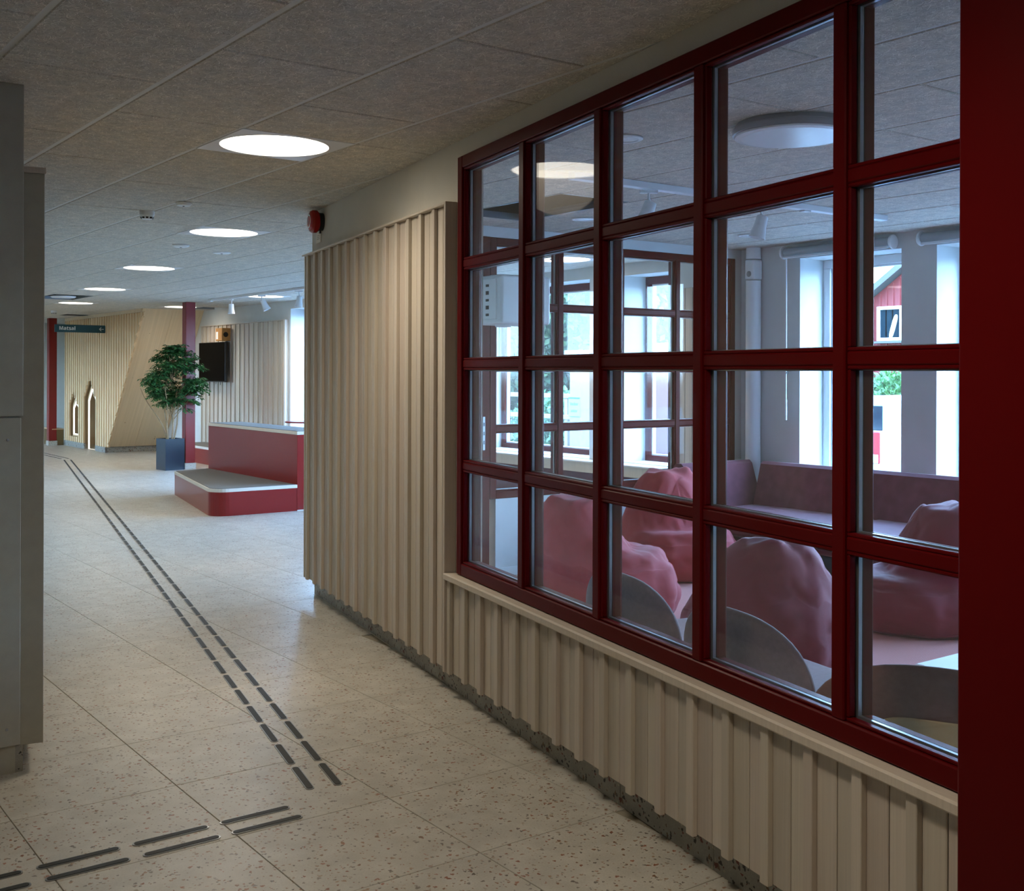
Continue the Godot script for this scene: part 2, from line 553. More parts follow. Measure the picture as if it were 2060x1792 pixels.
	M.oak_box = mk(Color(1, 1, 1), 0.55, {"tex": grain(Color(0.70, 0.49, 0.24), 0.08, 95, 256, 256), "repeat": 0.5})
	M.blind = mk(Color(0.62, 0.66, 0.68), 0.6)
	M.brown = mk(Color(0.42, 0.34, 0.20), 0.6)
	# outdoors
	M.ground = mk(Color(1, 1, 1), 0.9, {"tex": mottled(Color(0.36, 0.36, 0.355), 0.06, 0.01, 101, 0.05), "repeat": 6.0})
	M.lawn = mk(Color(1, 1, 1), 0.95, {"tex": mottled(Color(0.30, 0.36, 0.22), 0.12, 0.03, 103, 0.12), "repeat": 3.0})
	M.facade = mk(Color(0.44, 0.12, 0.11), 0.7)
	M.roof = mk(Color(0.30, 0.29, 0.29), 0.8)
	M.van = mk(Color(0.74, 0.77, 0.80), 0.25, {"coat": 0.6})
	M.van_glass = mk(Color(0.06, 0.12, 0.15), 0.08)
	M.tail = mk(Color(0.70, 0.04, 0.08), 0.2)
	M.tyre = mk(Color(0.05, 0.05, 0.05), 0.8)
	M.concrete = mk(Color(1, 1, 1), 0.85, {"tex": mottled(Color(0.50, 0.50, 0.48), 0.06, 0.02, 107, 0.06), "repeat": 1.2})
	M.rail_wood = mk(Color(0.52, 0.46, 0.38), 0.7)
	M.shed = mk(Color(0.40, 0.24, 0.25), 0.7)

# ------------------------------------------------------------------ the scene
func _ready() -> void:
	rng.seed = 20240611
	wall_frame = Transform3D(Basis(Vector3.UP, -(PI * 0.5 + ANG)), Vector3(2.9714, 0, -3.96))
	# camera: shifted lens, horizon above the middle of the frame
	var cam := Camera3D.new()
	cam.name = "camera"
	cam.projection = Camera3D.PROJECTION_FRUSTUM
	cam.near = 0.05
	cam.far = 200.0
	var focal := 2288.7
	cam.size = cam.near * 1792.0 / focal
	cam.frustum_offset = Vector2(0.0, -cam.near * (896.0 - 749.4) / focal)
	cam.transform = Transform3D(Basis(Vector3.UP, -0.6355) * Basis(Vector3.BACK, 0.0032), Vector3(0, 1.604, 0))
	add_child(cam)
	cam.current = true
	# overcast sky and exposure
	var sky_look := ProceduralSkyMaterial.new()
	sky_look.sky_top_color = Color(0.52, 0.73, 0.98)
	sky_look.sky_horizon_color = Color(0.70, 0.865, 1.0)
	sky_look.ground_bottom_color = Color(0.42, 0.44, 0.44)
	sky_look.ground_horizon_color = Color(0.75, 0.79, 0.82)
	sky_look.sky_curve = 0.25
	sky_look.sky_energy_multiplier = 4.2
	sky_look.ground_energy_multiplier = 1.6
	var sky := Sky.new()
	sky.sky_material = sky_look
	var env := Environment.new()
	env.background_mode = Environment.BG_SKY
	env.sky = sky
	env.tonemap_mode = Environment.TONE_MAPPER_LINEAR
	env.tonemap_exposure = 1.4
	env.sdfgi_enabled = true
	env.ssao_enabled = true
	env.ssil_enabled = true
	var world := WorldEnvironment.new()
	world.name = "world"
	world.environment = env
	add_child(world)

	materials()
	floors()
	ceilings()
	corridor_wall()
	corridor_window()
	left_wall()
	outer_walls()
	lounge_partition()
	stair_walls()
	outer_windows()
	lamps()
	ceiling_fittings()
	guide_strips()
	hall_things()
	lounge_things()
	outdoors()

# ------------------------------------------------------------------ setting
func wall_x(z: float) -> float:
	return 2.9714 - tan(ANG) * (z + 3.96)

func floors() -> void:
	var f := thing("floor", "pale terrazzo tile floor with brown flecks in the corridor and hall", "", Transform3D(), "", "structure")
	pbox(f, "bed", Vector3(-3, -0.3, -29), Vector3(8.4, -0.004, 3.2), M.grout)
	var tile := block(Vector3(0.597, 0.02, 0.597), 0.0012)
	var far := begin()
	for j in range(-7, 40):
		var z := -4.32 - 0.6 * (j + 0.5)
		for i in range(-4, 11):
			var x := 1.575 + 0.6 * (i + 0.5)
			if x < 0.2 * absf(z) - 1.1 or x > 8.0: continue
			if z > -7.3 and x > wall_x(z) + 0.25: continue
			if z > -2.6 and x < -0.2: continue
			var c := Vector3(x, -0.01, z)
			if z > -15.6: part(f, "tile", tile, M.terrazzo, c)
			else: add_block(far, c, Vector3(0.597, 0.02, 0.597))
	var rest := part(f, "far_tiles", far.commit(), M.terrazzo)
	rest.set_meta("kind", "stuff")
	# the lounge has its own smooth floor and a carpet laid on it
	var lf := thing("floor_lounge", "smooth beige floor of the lounge behind the glazed wall", "", Transform3D(), "", "structure")
	part(lf, "surface", slab([Vector2(wall_x(-7.2) + 0.02, -7.2), Vector2(8.0, -7.2), Vector2(8.0, -0.85), Vector2(wall_x(-0.85) + 0.06, -0.85)], -0.003, 0.003), M.lounge_floor)

func ceilings() -> void:
	var c := thing("ceiling", "grey-beige wood wool ceiling panels in staggered rows", "", Transform3D(), "", "structure")
	pbox(c, "deck", Vector3(-3, CEIL + 0.30, -29), Vector3(8.4, CEIL + 0.5, 3.2), M.deck)
	var full := block(Vector3(0.577, 0.028, 1.188), 0.004)
	var half := block(Vector3(0.577, 0.028, 0.588), 0.004)
	# cells (band, row) taken out of the panels: lamps and openings
	var out := {}
	for q in [[0, 2], [2, 8], [3, 14], [4, 20], [5, 26], [8, 26], [8, 20], [8, 8], [-2, -4], [3, 31], [3, 37], [4, 3], [4, 4], [4, 23], [4, 24], [7, 33], [9, 26]]: out[q] = true
	for k in range(-8, 10):
		var x := 2.154 + 0.6 * (k + 0.5)
		if k % 1 == 0: pbox(c, "runner", Vector3(x - 0.312, CEIL + 0.004, -28.5), Vector3(x - 0.288, CEIL + 0.03, 2.5), M.runner)
		var odd := posmod(k, 2) == 0
		for n in range(-6, 22):
			var u := n * 2 + (1 if odd else 0)
			var z := -3.862 - 0.6 * (u + 1)
			if z < -28.5 or z > 2.2: continue
			if x < 0.2 * absf(z) - 1.3: continue
			if z > -2.0 and (x < 0.0 or x > 5.4): continue
			var a := out.has([k, u])
			var b := out.has([k, u + 1])
			if not a and not b: part(c, "panel", full, M.wool, Vector3(x, CEIL + 0.014, z))
			elif not a: part(c, "panel", half, M.wool, Vector3(x, CEIL + 0.014, z + 0.3))
			elif not b: part(c, "panel", half, M.wool, Vector3(x, CEIL + 0.014, z - 0.3))
	# pierced steel angles round the open bays
	for o in [[4, 3, 2], [4, 23, 2], [7, 33, 1], [9, 26, 1]]:
		var x0: float = 2.154 + 0.6 * o[0]
		var z0: float = -3.862 - 0.6 * o[1]
		var z1: float = z0 - 0.6 * o[2]
		pbox(c, "edge_angle", Vector3(x0 + 0.004, CEIL, z1), Vector3(x0 + 0.012, CEIL + 0.05, z0), M.steel)
		pbox(c, "edge_angle", Vector3(x0 + 0.588, CEIL, z1), Vector3(x0 + 0.596, CEIL + 0.05, z0), M.steel)
		pbox(c, "edge_angle", Vector3(x0 + 0.012, CEIL, z0 - 0.008), Vector3(x0 + 0.588, CEIL + 0.05, z0), M.steel)
		pbox(c, "edge_angle", Vector3(x0 + 0.012, CEIL, z1), Vector3(x0 + 0.588, CEIL + 0.05, z1 + 0.008), M.steel)

# local axes of the wall: x runs towards the viewer (minus s), z into the corridor
func wbox(o: Node3D, called: String, s0: float, s1: float, y0: float, y1: float, d0: float, d1: float, m: Material, bevel := 0.0) -> MeshInstance3D:
	return pbox(o, called, Vector3(-s1, y0, d0), Vector3(-s0, y1, d1), m, bevel)

func cladding(o: Node3D, s_lo: float, s_hi: float, y0: float, y1: float, first: float, pitch: float, d: float, plank_th := 0.026, mats: Array = []) -> void:
	if mats.is_empty(): mats = M.slat
	var n0 := floori((s_lo - first) / pitch) - 1
	var n1 := ceili((s_hi - first) / pitch) + 1
	var mid := 0.019
	for n in range(n0, n1 + 1):
		var b := first + n * pitch
		for h in 2:
			var a0 := maxf(b + mid + pitch * 0.5 * h, s_lo)
			var a1 := minf(b + mid + pitch * 0.5 * (h + 1), s_hi)
			if a1 - a0 > 0.012:
				wbox(o, "plank", a0 + 0.0022, a1 - 0.0022, y0, y1, d, d + plank_th, mats[posmod(n * 5 + h * 3, mats.size())], 0.0025)
		if b >= s_lo - 0.001 and b + 0.038 <= s_hi + 0.001:
			wbox(o, "batten", b, b + 0.038, y0 - 0.004, y1, d + plank_th, d + plank_th + 0.02, mats[posmod(n * 3 + 1, mats.size())], 0.002)

func corridor_wall() -> void:
	var w := thing("wall_right", "whitewashed board and batten wall under and beside the red glazing", "", wall_frame, "", "structure")
	wbox(w, "plaster", 0.712, 3.58, 0.13, CEIL, -0.12, 0.0, M.plaster)
	wbox(w, "plaster", -2.62, 0.712, 2.655, CEIL, -0.11, 0.0, M.plaster)
	wbox(w, "core", -2.62, 0.712, 0.13, 0.60, -0.10, 0.0, M.plaster)
	wbox(w, "core", -2.62, 3.575, 0.0, 0.13, -0.11, -0.05, M.plaster)
	wbox(w, "core", -5.6, -2.85, 0.0, CEIL, -0.12, 0.0, M.plaster)
	cladding(w, 0.785, 3.61, 0.122, 2.437, 0.953, 0.1975, 0.004)
	wbox(w, "end_board", 0.762, 0.783, 0.122, 2.45, 0.0, 0.062, M.slat[1], 0.002)
	wbox(w, "top_strip", 0.783, 3.64, 2.4375, 2.449, 0.0, 0.062, M.slat[2], 0.002)
	wbox(w, "end_strip", 3.611, 3.632, 0.122, 2.437, 0.0, 0.045, M.slat[0], 0.002)
	cladding(w, -2.60, 0.76, 0.122, 0.578, -0.444, 0.1942, 0.004)
	wbox(w, "ledge", -2.60, 0.775, 0.580, 0.614, 0.0, 0.066, M.slat[2], 0.006)
	var b := thing("baseboard_right", "grey terrazzo plinth with dark chips under the board wall", "", wall_frame, "", "structure")
	var i := 0
	var s := -2.62
	while s < 3.59:
		var e := minf(s + 0.6, 3.60)
		wbox(b, "plinth_stone", s + 0.001, e - 0.001, 0.0, 0.118, -0.05, -0.028, M.plinth, 0.0015)
		s += 0.6
		i += 1

func ring(x0: float, x1: float, y0: float, y1: float, w: float, z0: float, z1: float, bevel := 0.0) -> Mesh:
	var st := begin()
	var zc := (z0 + z1) * 0.5
	add_block(st, Vector3((x0 + x1) * 0.5, y0 + w * 0.5, zc), Vector3(x1 - x0, w, z1 - z0), bevel)
	add_block(st, Vector3((x0 + x1) * 0.5, y1 - w * 0.5, zc), Vector3(x1 - x0, w, z1 - z0), bevel)
	add_block(st, Vector3(x0 + w * 0.5, (y0 + y1) * 0.5, zc), Vector3(w, y1 - y0 - 2.0 * w, z1 - z0), bevel)
	add_block(st, Vector3(x1 - w * 0.5, (y0 + y1) * 0.5, zc), Vector3(w, y1 - y0 - 2.0 * w, z1 - z0), bevel)
	return st.commit()

# a glazed lattice in its own plane: x across, y up, z towards the viewer
func lattice(o: Node3D, xs: Array, ys: Array, mw: float, rw: float, jamb: float, zf: float, zb: float) -> void:
	var x0: float = xs[0]
	var x1: float = xs[-1]
	var y0: float = ys[0]
	var y1: float = ys[-1]
	pbox(o, "jamb", Vector3(x0 - jamb, y0 - jamb, zb), Vector3(x0, y1 + jamb, zf), M.red, 0.004)
	pbox(o, "jamb", Vector3(x1, y0 - jamb, zb), Vector3(x1 + jamb, y1 + jamb, zf), M.red, 0.004)
	pbox(o, "head_rail", Vector3(x0, y1, zb), Vector3(x1, y1 + jamb, zf), M.red, 0.004)
	pbox(o, "bottom_rail", Vector3(x0, y0 - jamb, zb), Vector3(x1, y0, zf), M.red, 0.004)
	for i in range(1, xs.size() - 1):
		pbox(o, "mullion", Vector3(xs[i] - mw * 0.5, y0, zb + 0.002), Vector3(xs[i] + mw * 0.5, y1, zf - 0.001), M.red, 0.004)
	for i in xs.size() - 1:
		var a: float = xs[i] + (mw * 0.5 if i > 0 else 0.0)
		var b: float = xs[i + 1] - (mw * 0.5 if i < xs.size() - 2 else 0.0)
		for j in ys.size() - 1:
			var c: float = ys[j] + (rw * 0.5 if j > 0 else 0.0)
			var d: float = ys[j + 1] - (rw * 0.5 if j < ys.size() - 2 else 0.0)
			if j > 0: pbox(o, "transom", Vector3(a, ys[j] - rw * 0.5, zb + 0.006), Vector3(b, ys[j] + rw * 0.5, zf - 0.008), M.red, 0.004)
			var zg := zf - 0.050
			part(o, "glazing_bead", ring(a, b, c, d, 0.011, zg + 0.017, zf - 0.010, 0.003), M.red)
			part(o, "glazing_bead", ring(a, b, c, d, 0.009, zb + 0.012, zg - 0.005, 0.003), M.red)
			var g := part(o, "pane", block(Vector3(b - a - 0.012, d - c - 0.012, 0.005)), M.pane, Vector3((a + b) * 0.5, (c + d) * 0.5, zg + 0.014))
			var hx := (b - a) * 0.5
			var hy := (d - c) * 0.5
			part(g, "spacer", ring(-hx + 0.003, hx - 0.003, -hy + 0.003, hy - 0.003, 0.011, -0.016, -0.004), M.spacer)
			part(g, "gasket", ring(-hx + 0.002, hx - 0.002, -hy + 0.002, hy - 0.002, 0.0125, -0.0185, -0.0162), M.gasket)

func corridor_window() -> void:
	var w := thing("window_1", "large dark red lattice window between corridor and lounge", "", wall_frame, "", "structure")
	lattice(w, [-0.645, 0.034, 0.711, 1.388, 2.065, 2.515], [0.675, 1.15, 1.645, 2.132, 2.600], 0.050, 0.038, 0.058, 0.022, -0.085)
	var p := thing("red_pillar", "broad dark red steel pillar closing the end of the lattice window", "pillar", wall_frame)
	part(p, "shaft", rounded(Vector3(0.26, CEIL - 0.10, 0.19), 0.010, 3), M.red, Vector3(2.577 + 0.13, 0.10 + (CEIL - 0.10) * 0.5, 0.025))
	part(p, "base", block(Vector3(0.275, 0.10, 0.205), 0.003), M.plinth, Vector3(2.577 + 0.13, 0.05, 0.025))

func left_wall() -> void:
	var w := thing("wall_left", "grey painted wall end with a projecting board panel and terrazzo plinth", "", Transform3D(), "", "structure")
	pbox(w, "core", Vector3(-2.4, 0.0, -5.0), Vector3(1.105, CEIL, -4.835), M.left_board)
	pbox(w, "end_board", Vector3(0.2, 0.112, -4.834), Vector3(1.120, 1.418, -4.820), M.left_board, 0.002)
	pbox(w, "end_board", Vector3(0.2, 1.424, -4.834), Vector3(1.127, CEIL, -4.818), M.left_board, 0.002)
	part(w, "screw", lathe([Vector2(0.0, 0.0), Vector2(0.006, 0.0), Vector2(0.005, 0.002), Vector2(0.0, 0.0025)], 10), M.steel, Vector3(1.07, 1.33, -4.820), Basis(Vector3.RIGHT, PI * 0.5))
	part(w, "screw", lathe([Vector2(0.0, 0.0), Vector2(0.006, 0.0), Vector2(0.005, 0.002), Vector2(0.0, 0.0025)], 10), M.steel, Vector3(1.07, 0.18, -4.820), Basis(Vector3.RIGHT, PI * 0.5))
	var side := Node3D.new()
	side.name = "corridor_side"
	w.add_child(side)
	side.transform = Transform3D(wall_frame.basis, Vector3(1.125, 0, -4.84))
	pbox(side, "side_core", Vector3(-14.0, 0, 0.03), Vector3(0, CEIL, 0.20), M.plaster)
	pbox(side, "side_panel", Vector3(-14.0, 0.105, -0.085), Vector3(0.004, 2.40, 0.028), M.left_board, 0.002)
	pbox(side, "top_strip", Vector3(-14.0, 2.401, -0.090), Vector3(0.008, 2.425, 0.03), M.slat[1], 0.002)
	var b := thing("baseboard_left", "terrazzo plinth with red chips under the grey wall end", "", Transform3D(), "", "structure")
	pbox(b, "plinth_stone", Vector3(0.1, 0, -4.86), Vector3(1.135, 0.108, -4.836), M.plinth, 0.002)
	var bs := pbox(b, "plinth_stone", Vector3(0, 0, 0), Vector3(14.0, 0.10, 0.04), M.plinth, 0.002)
	bs.transform = Transform3D(wall_frame.basis, Vector3(1.12, 0, -4.87)) * Transform3D(Basis(), Vector3(-7.0, 0.05, 0.0))

# openings in the outer wall: z from, z to
const OPENINGS := [[-16.85, -14.75], [-14.1, -12.1], [-11.5, -9.43], [-8.89, -8.10], [-6.57, -5.54], [-5.22, -4.19], [-3.87, -2.84], [-2.52, -1.2]]  # last lounge opening is unseen, added to let in more daylight

func outer_walls() -> void:
	var w := thing("wall_east", "pale outer wall with deep window openings and a slatted screen wall", "", Transform3D(), "", "structure")
	var z := -29.0
	for o in OPENINGS:
		pbox(w, "pier", Vector3(8.0, -0.2, z), Vector3(8.42, CEIL + 0.3, o[0]), M.white_wall)
		pbox(w, "spandrel", Vector3(8.0, -0.2, o[0]), Vector3(8.42, 0.655, o[1]), M.white_wall)
		pbox(w, "lintel", Vector3(8.0, 2.62, o[0]), Vector3(8.42, CEIL + 0.3, o[1]), M.white_wall)
		z = o[1]
	pbox(w, "pier", Vector3(8.0, -0.2, z), Vector3(8.42, CEIL + 0.3, 3.2), M.white_wall)
	# slatted screen behind the television, and a short one by the lounge partition
	var k := Node3D.new()
	k.name = "slat_screen"
	w.add_child(k)
	k.transform = Transform3D(Basis(Vector3.UP, -PI * 0.5), Vector3(7.998, 0, 0))
	cladding(k, 16.99, 20.6, 0.12, 2.437, 17.05, 0.195, 0.0, 0.026, [M.slat[0], M.slat[2], M.slat[1], M.slat[3]])
	wbox(k, "end_board", 16.93, 16.985, 0.12, 2.45, 0.0, 0.06, M.birch, 0.002)
	wbox(k, "top_strip", 16.985, 20.6, 2.4375, 2.449, 0.0, 0.06, M.slat[2], 0.002)
	var k2 := Node3D.new()
	k2.name = "slat_screen"
	w.add_child(k2, true)
	k2.transform = k.transform
	cladding(k2, 7.42, 8.08, 0.12, 2.437, 7.45, 0.195, 0.0)
	var n := thing("wall_north", "pale end wall of the hall", "", Transform3D(), "", "structure")
	pbox(n, "face", Vector3(-3, -0.2, -29.2), Vector3(8.4, CEIL + 0.3, -28.6), M.plaster)
	var so := thing("wall_south", "pale end wall of the corridor", "", Transform3D(), "", "structure")
	pbox(so, "face", Vector3(-3, -0.2, 2.6), Vector3(8.4, CEIL + 0.3, 3.2), M.plaster)
	var we := thing("wall_west", "pale side wall of the cross passage", "", Transform3D(), "", "structure")
	var zz := -29.2
	for o in [[-27.6, -25.4], [-24.9, -22.7], [-22.2, -20.0]]:
		pbox(we, "pier", Vector3(-2.8, -0.2, zz), Vector3(-2.4, CEIL + 0.3, o[0]), M.plaster)
		pbox(we, "spandrel", Vector3(-2.8, -0.2, o[0]), Vector3(-2.4, 0.655, o[1]), M.plaster)
		pbox(we, "lintel", Vector3(-2.8, 2.62, o[0]), Vector3(-2.4, CEIL + 0.3, o[1]), M.plaster)
		zz = o[1]
	pbox(we, "pier", Vector3(-2.8, -0.2, zz), Vector3(-2.4, CEIL + 0.3, 3.2), M.plaster)
	var inner := thing("wall_inner", "pale end wall of the lounge", "", Transform3D(), "", "structure")
	pbox(inner, "face", Vector3(2.35, 0, -0.85), Vector3(8.0, CEIL, -0.7), M.white_wall)

func lounge_partition() -> void:
	var xf := Transform3D(Basis(), Vector3(0, 0, -7.25))
	var w := thing("wall_back", "pale low wall and frieze round the red partition at the lounge end", "", xf, "", "structure")
	pbox(w, "low_wall", Vector3(5.195, 0, -0.11), Vector3(8.0, 0.612, -0.005), M.white_wall)
	pbox(w, "frieze", Vector3(3.72, 2.664, -0.11), Vector3(8.0, CEIL, -0.005), M.white_wall)
	pbox(w, "pier", Vector3(7.915, 0.612, -0.11), Vector3(8.0, 2.664, -0.005), M.white_wall)
	pbox(w, "pier", Vector3(3.73, 0, -0.11), Vector3(4.16, 2.664, -0.005), M.white_wall)
	pbox(w, "baseboard", Vector3(5.195, 0, -0.004), Vector3(7.99, 0.07, 0.008), M.white, 0.002)
	var p := thing("window_2", "red lattice partition with clear panes at the far end of the lounge", "", xf, "", "structure")
	lattice(p, [5.195, 5.845, 6.512, 7.178, 7.857], [0.672, 1.16, 1.645, 2.132, 2.605], 0.050, 0.045, 0.058, 0.0, -0.105)
	var d := thing("door_1", "red glazed door with a steel lock plate beside the red partition", "", xf, "", "structure")
	pbox(d, "frame_post", Vector3(5.06, 0, -0.105), Vector3(5.132, 2.664, 0.004), M.red, 0.004)
	pbox(d, "frame_post", Vector3(4.165, 0, -0.105), Vector3(4.225, 2.664, 0.004), M.red, 0.004)
	pbox(d, "frame_head", Vector3(4.225, 2.60, -0.105), Vector3(5.06, 2.664, 0.004), M.red, 0.004)
	pbox(d, "stile", Vector3(4.93, 0.01, -0.06), Vector3(5.055, 2.595, -0.005), M.red, 0.004)
	pbox(d, "stile", Vector3(4.23, 0.01, -0.06), Vector3(4.35, 2.595, -0.005), M.red, 0.004)
	pbox(d, "rail", Vector3(4.35, 0.01, -0.06), Vector3(4.93, 0.24, -0.005), M.red, 0.004)
	pbox(d, "rail", Vector3(4.35, 2.47, -0.06), Vector3(4.93, 2.595, -0.005), M.red, 0.004)
	pbox(d, "pane", Vector3(4.345, 0.235, -0.036), Vector3(4.935, 2.475, -0.030), M.pane)
	var plate := pbox(d, "lock_plate", Vector3(5.062, 1.00, 0.004), Vector3(5.085, 1.26, 0.008), M.steel, 0.001)
	for i in 3: part(plate, "slot", block(Vector3(0.010, 0.028, 0.003)), M.black, Vector3(0.0, -0.07 + 0.07 * i, 0.002))

func stair_walls() -> void:
	# flank of the stair: boards with a small house-shaped door and window cut in
	var w := thing("wall_stair", "pine board stair flank with a little house-shaped door and window", "", Transform3D(Basis(Vector3.UP, -PI * 0.5), Vector3(6.85, 0, 0)), "", "structure")
	# in this frame x = z of the world, z points out of the wall towards -x of the world
	var holes := [[-24.22, -23.44, 0.0, 1.06, 1.46], [-25.32, -24.66, 0.22, 0.88, 1.15]]
	var z := -25.62
	var n := 0
	while z < -20.66:
		var e := z + 0.076
		var c := (z + e) * 0.5
		var lo := maxf(0.115, (c + 22.70) / 0.80)
		var spans := [[lo, 2.68]]
		for h in holes:
			if c > h[0] and c < h[1]:
				var half: float = (h[1] - h[0]) * 0.5
				var top: float = h[3] + (h[4] - h[3]) * (1.0 - absf(c - (h[0] + half)) / half)
				spans = [[top + 0.02, 2.68]]
				if h[2] > 0.0: spans.append([lo, h[2]])
		for s in spans:
			if s[1] - s[0] > 0.03:
				var cut: float = 0.076 / 0.8 * 0.5 if s[0] > 0.116 and c > -22.8 else 0.0
				part(w, "plank", prism([Vector2(z + 0.001, s[0] - cut), Vector2(e - 0.001, s[0] + cut), Vector2(e - 0.001, s[1]), Vector2(z + 0.001, s[1])], -0.03, 0.0), M.pine if n % 2 == 0 else M.pine_dark)
				if n % 2 == 0: part(w, "batten", prism([Vector2(z + 0.018, s[0] - cut * 0.5), Vector2(e - 0.018, s[0] + cut * 0.5), Vector2(e - 0.018, s[1]), Vector2(z + 0.018, s[1])], 0.0, 0.018), M.pine)
		z = e
		n += 1
	pbox(w, "top_board", Vector3(-25.62, 2.685, -0.05), Vector3(-20.6, CEIL, 0.012), M.ply)
	pbox(w, "plinth_stone", Vector3(-23.44, 0, -0.04), Vector3(-22.78, 0.112, -0.002), M.plinth)
	pbox(w, "plinth_stone", Vector3(-25.62, 0, -0.04), Vector3(-24.22, 0.112, -0.002), M.plinth)
	for h in holes:
		var door: bool = h[2] == 0.0
		var i0: float = h[0] + 0.03
		var i1: float = h[1] - 0.20
		var isp: float = h[3] - 0.06
		var iap: float = h[4] - 0.18
		var y0: float = h[2] + (0.0 if door else 0.03)
		# reveal plate with a smaller opening and a lit rim
		var outer := house_outline(h[0], h[1], h[2], h[3], h[4])
		var inner := house_outline(i0, i1, y0, isp, iap)
		var st := begin()
		band(st, outer, inner, -0.10, -0.085)
		part(w, "reveal_plate", st.commit(), M.pine)
		var st2 := begin()
		band(st2, inner, house_outline(i0 + 0.022, i1 - 0.022, y0 + (0.0 if door else 0.022), isp - 0.008, iap - 0.045), -0.11, -0.082)
		part(w, "light_rim", st2.commit(), M.led)
	pbox(w, "inner_wall", Vector3(-25.62, 0, -1.10), Vector3(-22.9, CEIL, -1.05), M.ply)
	pbox(w, "end_wall", Vector3(-25.62, 0, -1.05), Vector3(-25.56, CEIL, -0.05), M.ply)
	# sloping underside of the stair, faced in plywood
	var s := thing("wall_sloping", "sloping plywood underside of the stair with knots", "", Transform3D(), "", "structure")
	for q in [[6.852, 7.42], [7.423, 7.998]]:
		var st := begin()
		add_prism(st, PackedVector2Array([Vector2(22.74, 0.115), Vector2(20.56, CEIL), Vector2(20.64, CEIL), Vector2(22.82, 0.115)]), q[0], q[1])
		part(s, "plywood_sheet", st.commit(), M.ply, Vector3.ZERO, Basis(Vector3(0, 0, -1), Vector3(0, 1, 0), Vector3(1, 0, 0)))
	pbox(s, "plinth_stone", Vector3(6.86, 0, -22.84), Vector3(7.998, 0.114, -22.78), M.plinth)

func band(st: SurfaceTool, a: Array, b: Array, z0: float, z1: float) -> void:
	for i in a.size():
		var j := (i + 1) % a.size()
		var P := [a[i], a[j], b[j], b[i]]
		for z in [z0, z1]:
			quad(st, Vector3(P[0].x, P[0].y, z), Vector3(P[1].x, P[1].y, z), Vector3(P[2].x, P[2].y, z), Vector3(P[3].x, P[3].y, z), Vector3(0, 0, 1 if z == z1 else -1))
		var mid: Vector2 = (b[0] + b[1] + b[2] + b[3]) / 4.0
		var m1: Vector2 = (b[i] + b[j]) * 0.5
		quad(st, Vector3(b[i].x, b[i].y, z0), Vector3(b[j].x, b[j].y, z0), Vector3(b[j].x, b[j].y, z1), Vector3(b[i].x, b[i].y, z1), Vector3(mid.x - m1.x, mid.y - m1.y, 0))
		m1 = (a[i] + a[j]) * 0.5
		quad(st, Vector3(a[i].x, a[i].y, z0), Vector3(a[j].x, a[j].y, z0), Vector3(a[j].x, a[j].y, z1), Vector3(a[i].x, a[i].y, z1), Vector3(m1.x - mid.x, m1.y - mid.y, 0))

func outer_windows() -> void:
	var n := 3
	for o in OPENINGS:
		var lounge: bool = o[0] > -7.0
		var w := thing("window_%d" % n, "tall outer window in a deep %s" % ("white opening of the lounge" if lounge else "white opening of the hall"), "", Transform3D(Basis(Vector3.UP, -PI * 0.5), Vector3(8.36, 0, 0)), "", "structure")
		n += 1
		var x0: float = o[0] - 0.0
		var x1: float = o[1]
		var frame: Material = M.white if lounge else M.red
		part(w, "frame", ring(x0 + 0.002, x1 - 0.002, 0.657, 2.618, 0.075, -0.045, 0.045, 0.003), frame)
		part(w, "sash", ring(x0 + 0.078, x1 - 0.078, 0.733, 2.542, 0.018, -0.022, 0.022, 0.002), M.white)
		if x1 - x0 > 1.6: pbox(w, "post", Vector3((x0 + x1) * 0.5 - 0.045, 0.733, -0.044), Vector3((x0 + x1) * 0.5 + 0.045, 2.542, 0.044), frame, 0.003)
		pbox(w, "pane", Vector3(x0 + 0.09, 0.745, -0.003), Vector3(x1 - 0.09, 2.53, 0.003), M.pane)
		pbox(w, "inner_sill", Vector3(x0 + 0.003, 0.656, 0.046), Vector3(x1 - 0.003, 0.676, 0.359), M.reveal, 0.003)
	for o in [[-27.6, -25.4], [-24.9, -22.7], [-22.2, -20.0]]:
		var w2 := thing("window_%d" % n, "tall red-framed outer window in the far side wall of the hall", "", Transform3D(Basis(Vector3.UP, -PI * 0.5), Vector3(-2.7, 0, 0)), "", "structure")
		n += 1
		part(w2, "frame", ring(o[0] + 0.002, o[1] - 0.002, 0.657, 2.618, 0.075, -0.045, 0.045, 0.003), M.red)
		pbox(w2, "pane", Vector3(o[0] + 0.07, 0.725, -0.003), Vector3(o[1] - 0.07, 2.55, 0.003), M.pane)
	var t := thing("trim_1", "long pale timber window bench along the hall windows", "", Transform3D(), "", "structure")
	pbox(t, "board", Vector3(7.80, 0.545, -11.9), Vector3(7.998, 0.652, -8.1), M.sill_wood, 0.004)
	pbox(t, "top", Vector3(7.79, 0.653, -11.9), Vector3(7.998, 0.668, -8.1), M.reveal, 0.003)
	pbox(t, "support", Vector3(7.86, 0, -11.8), Vector3(7.998, 0.545, -8.2), M.red)

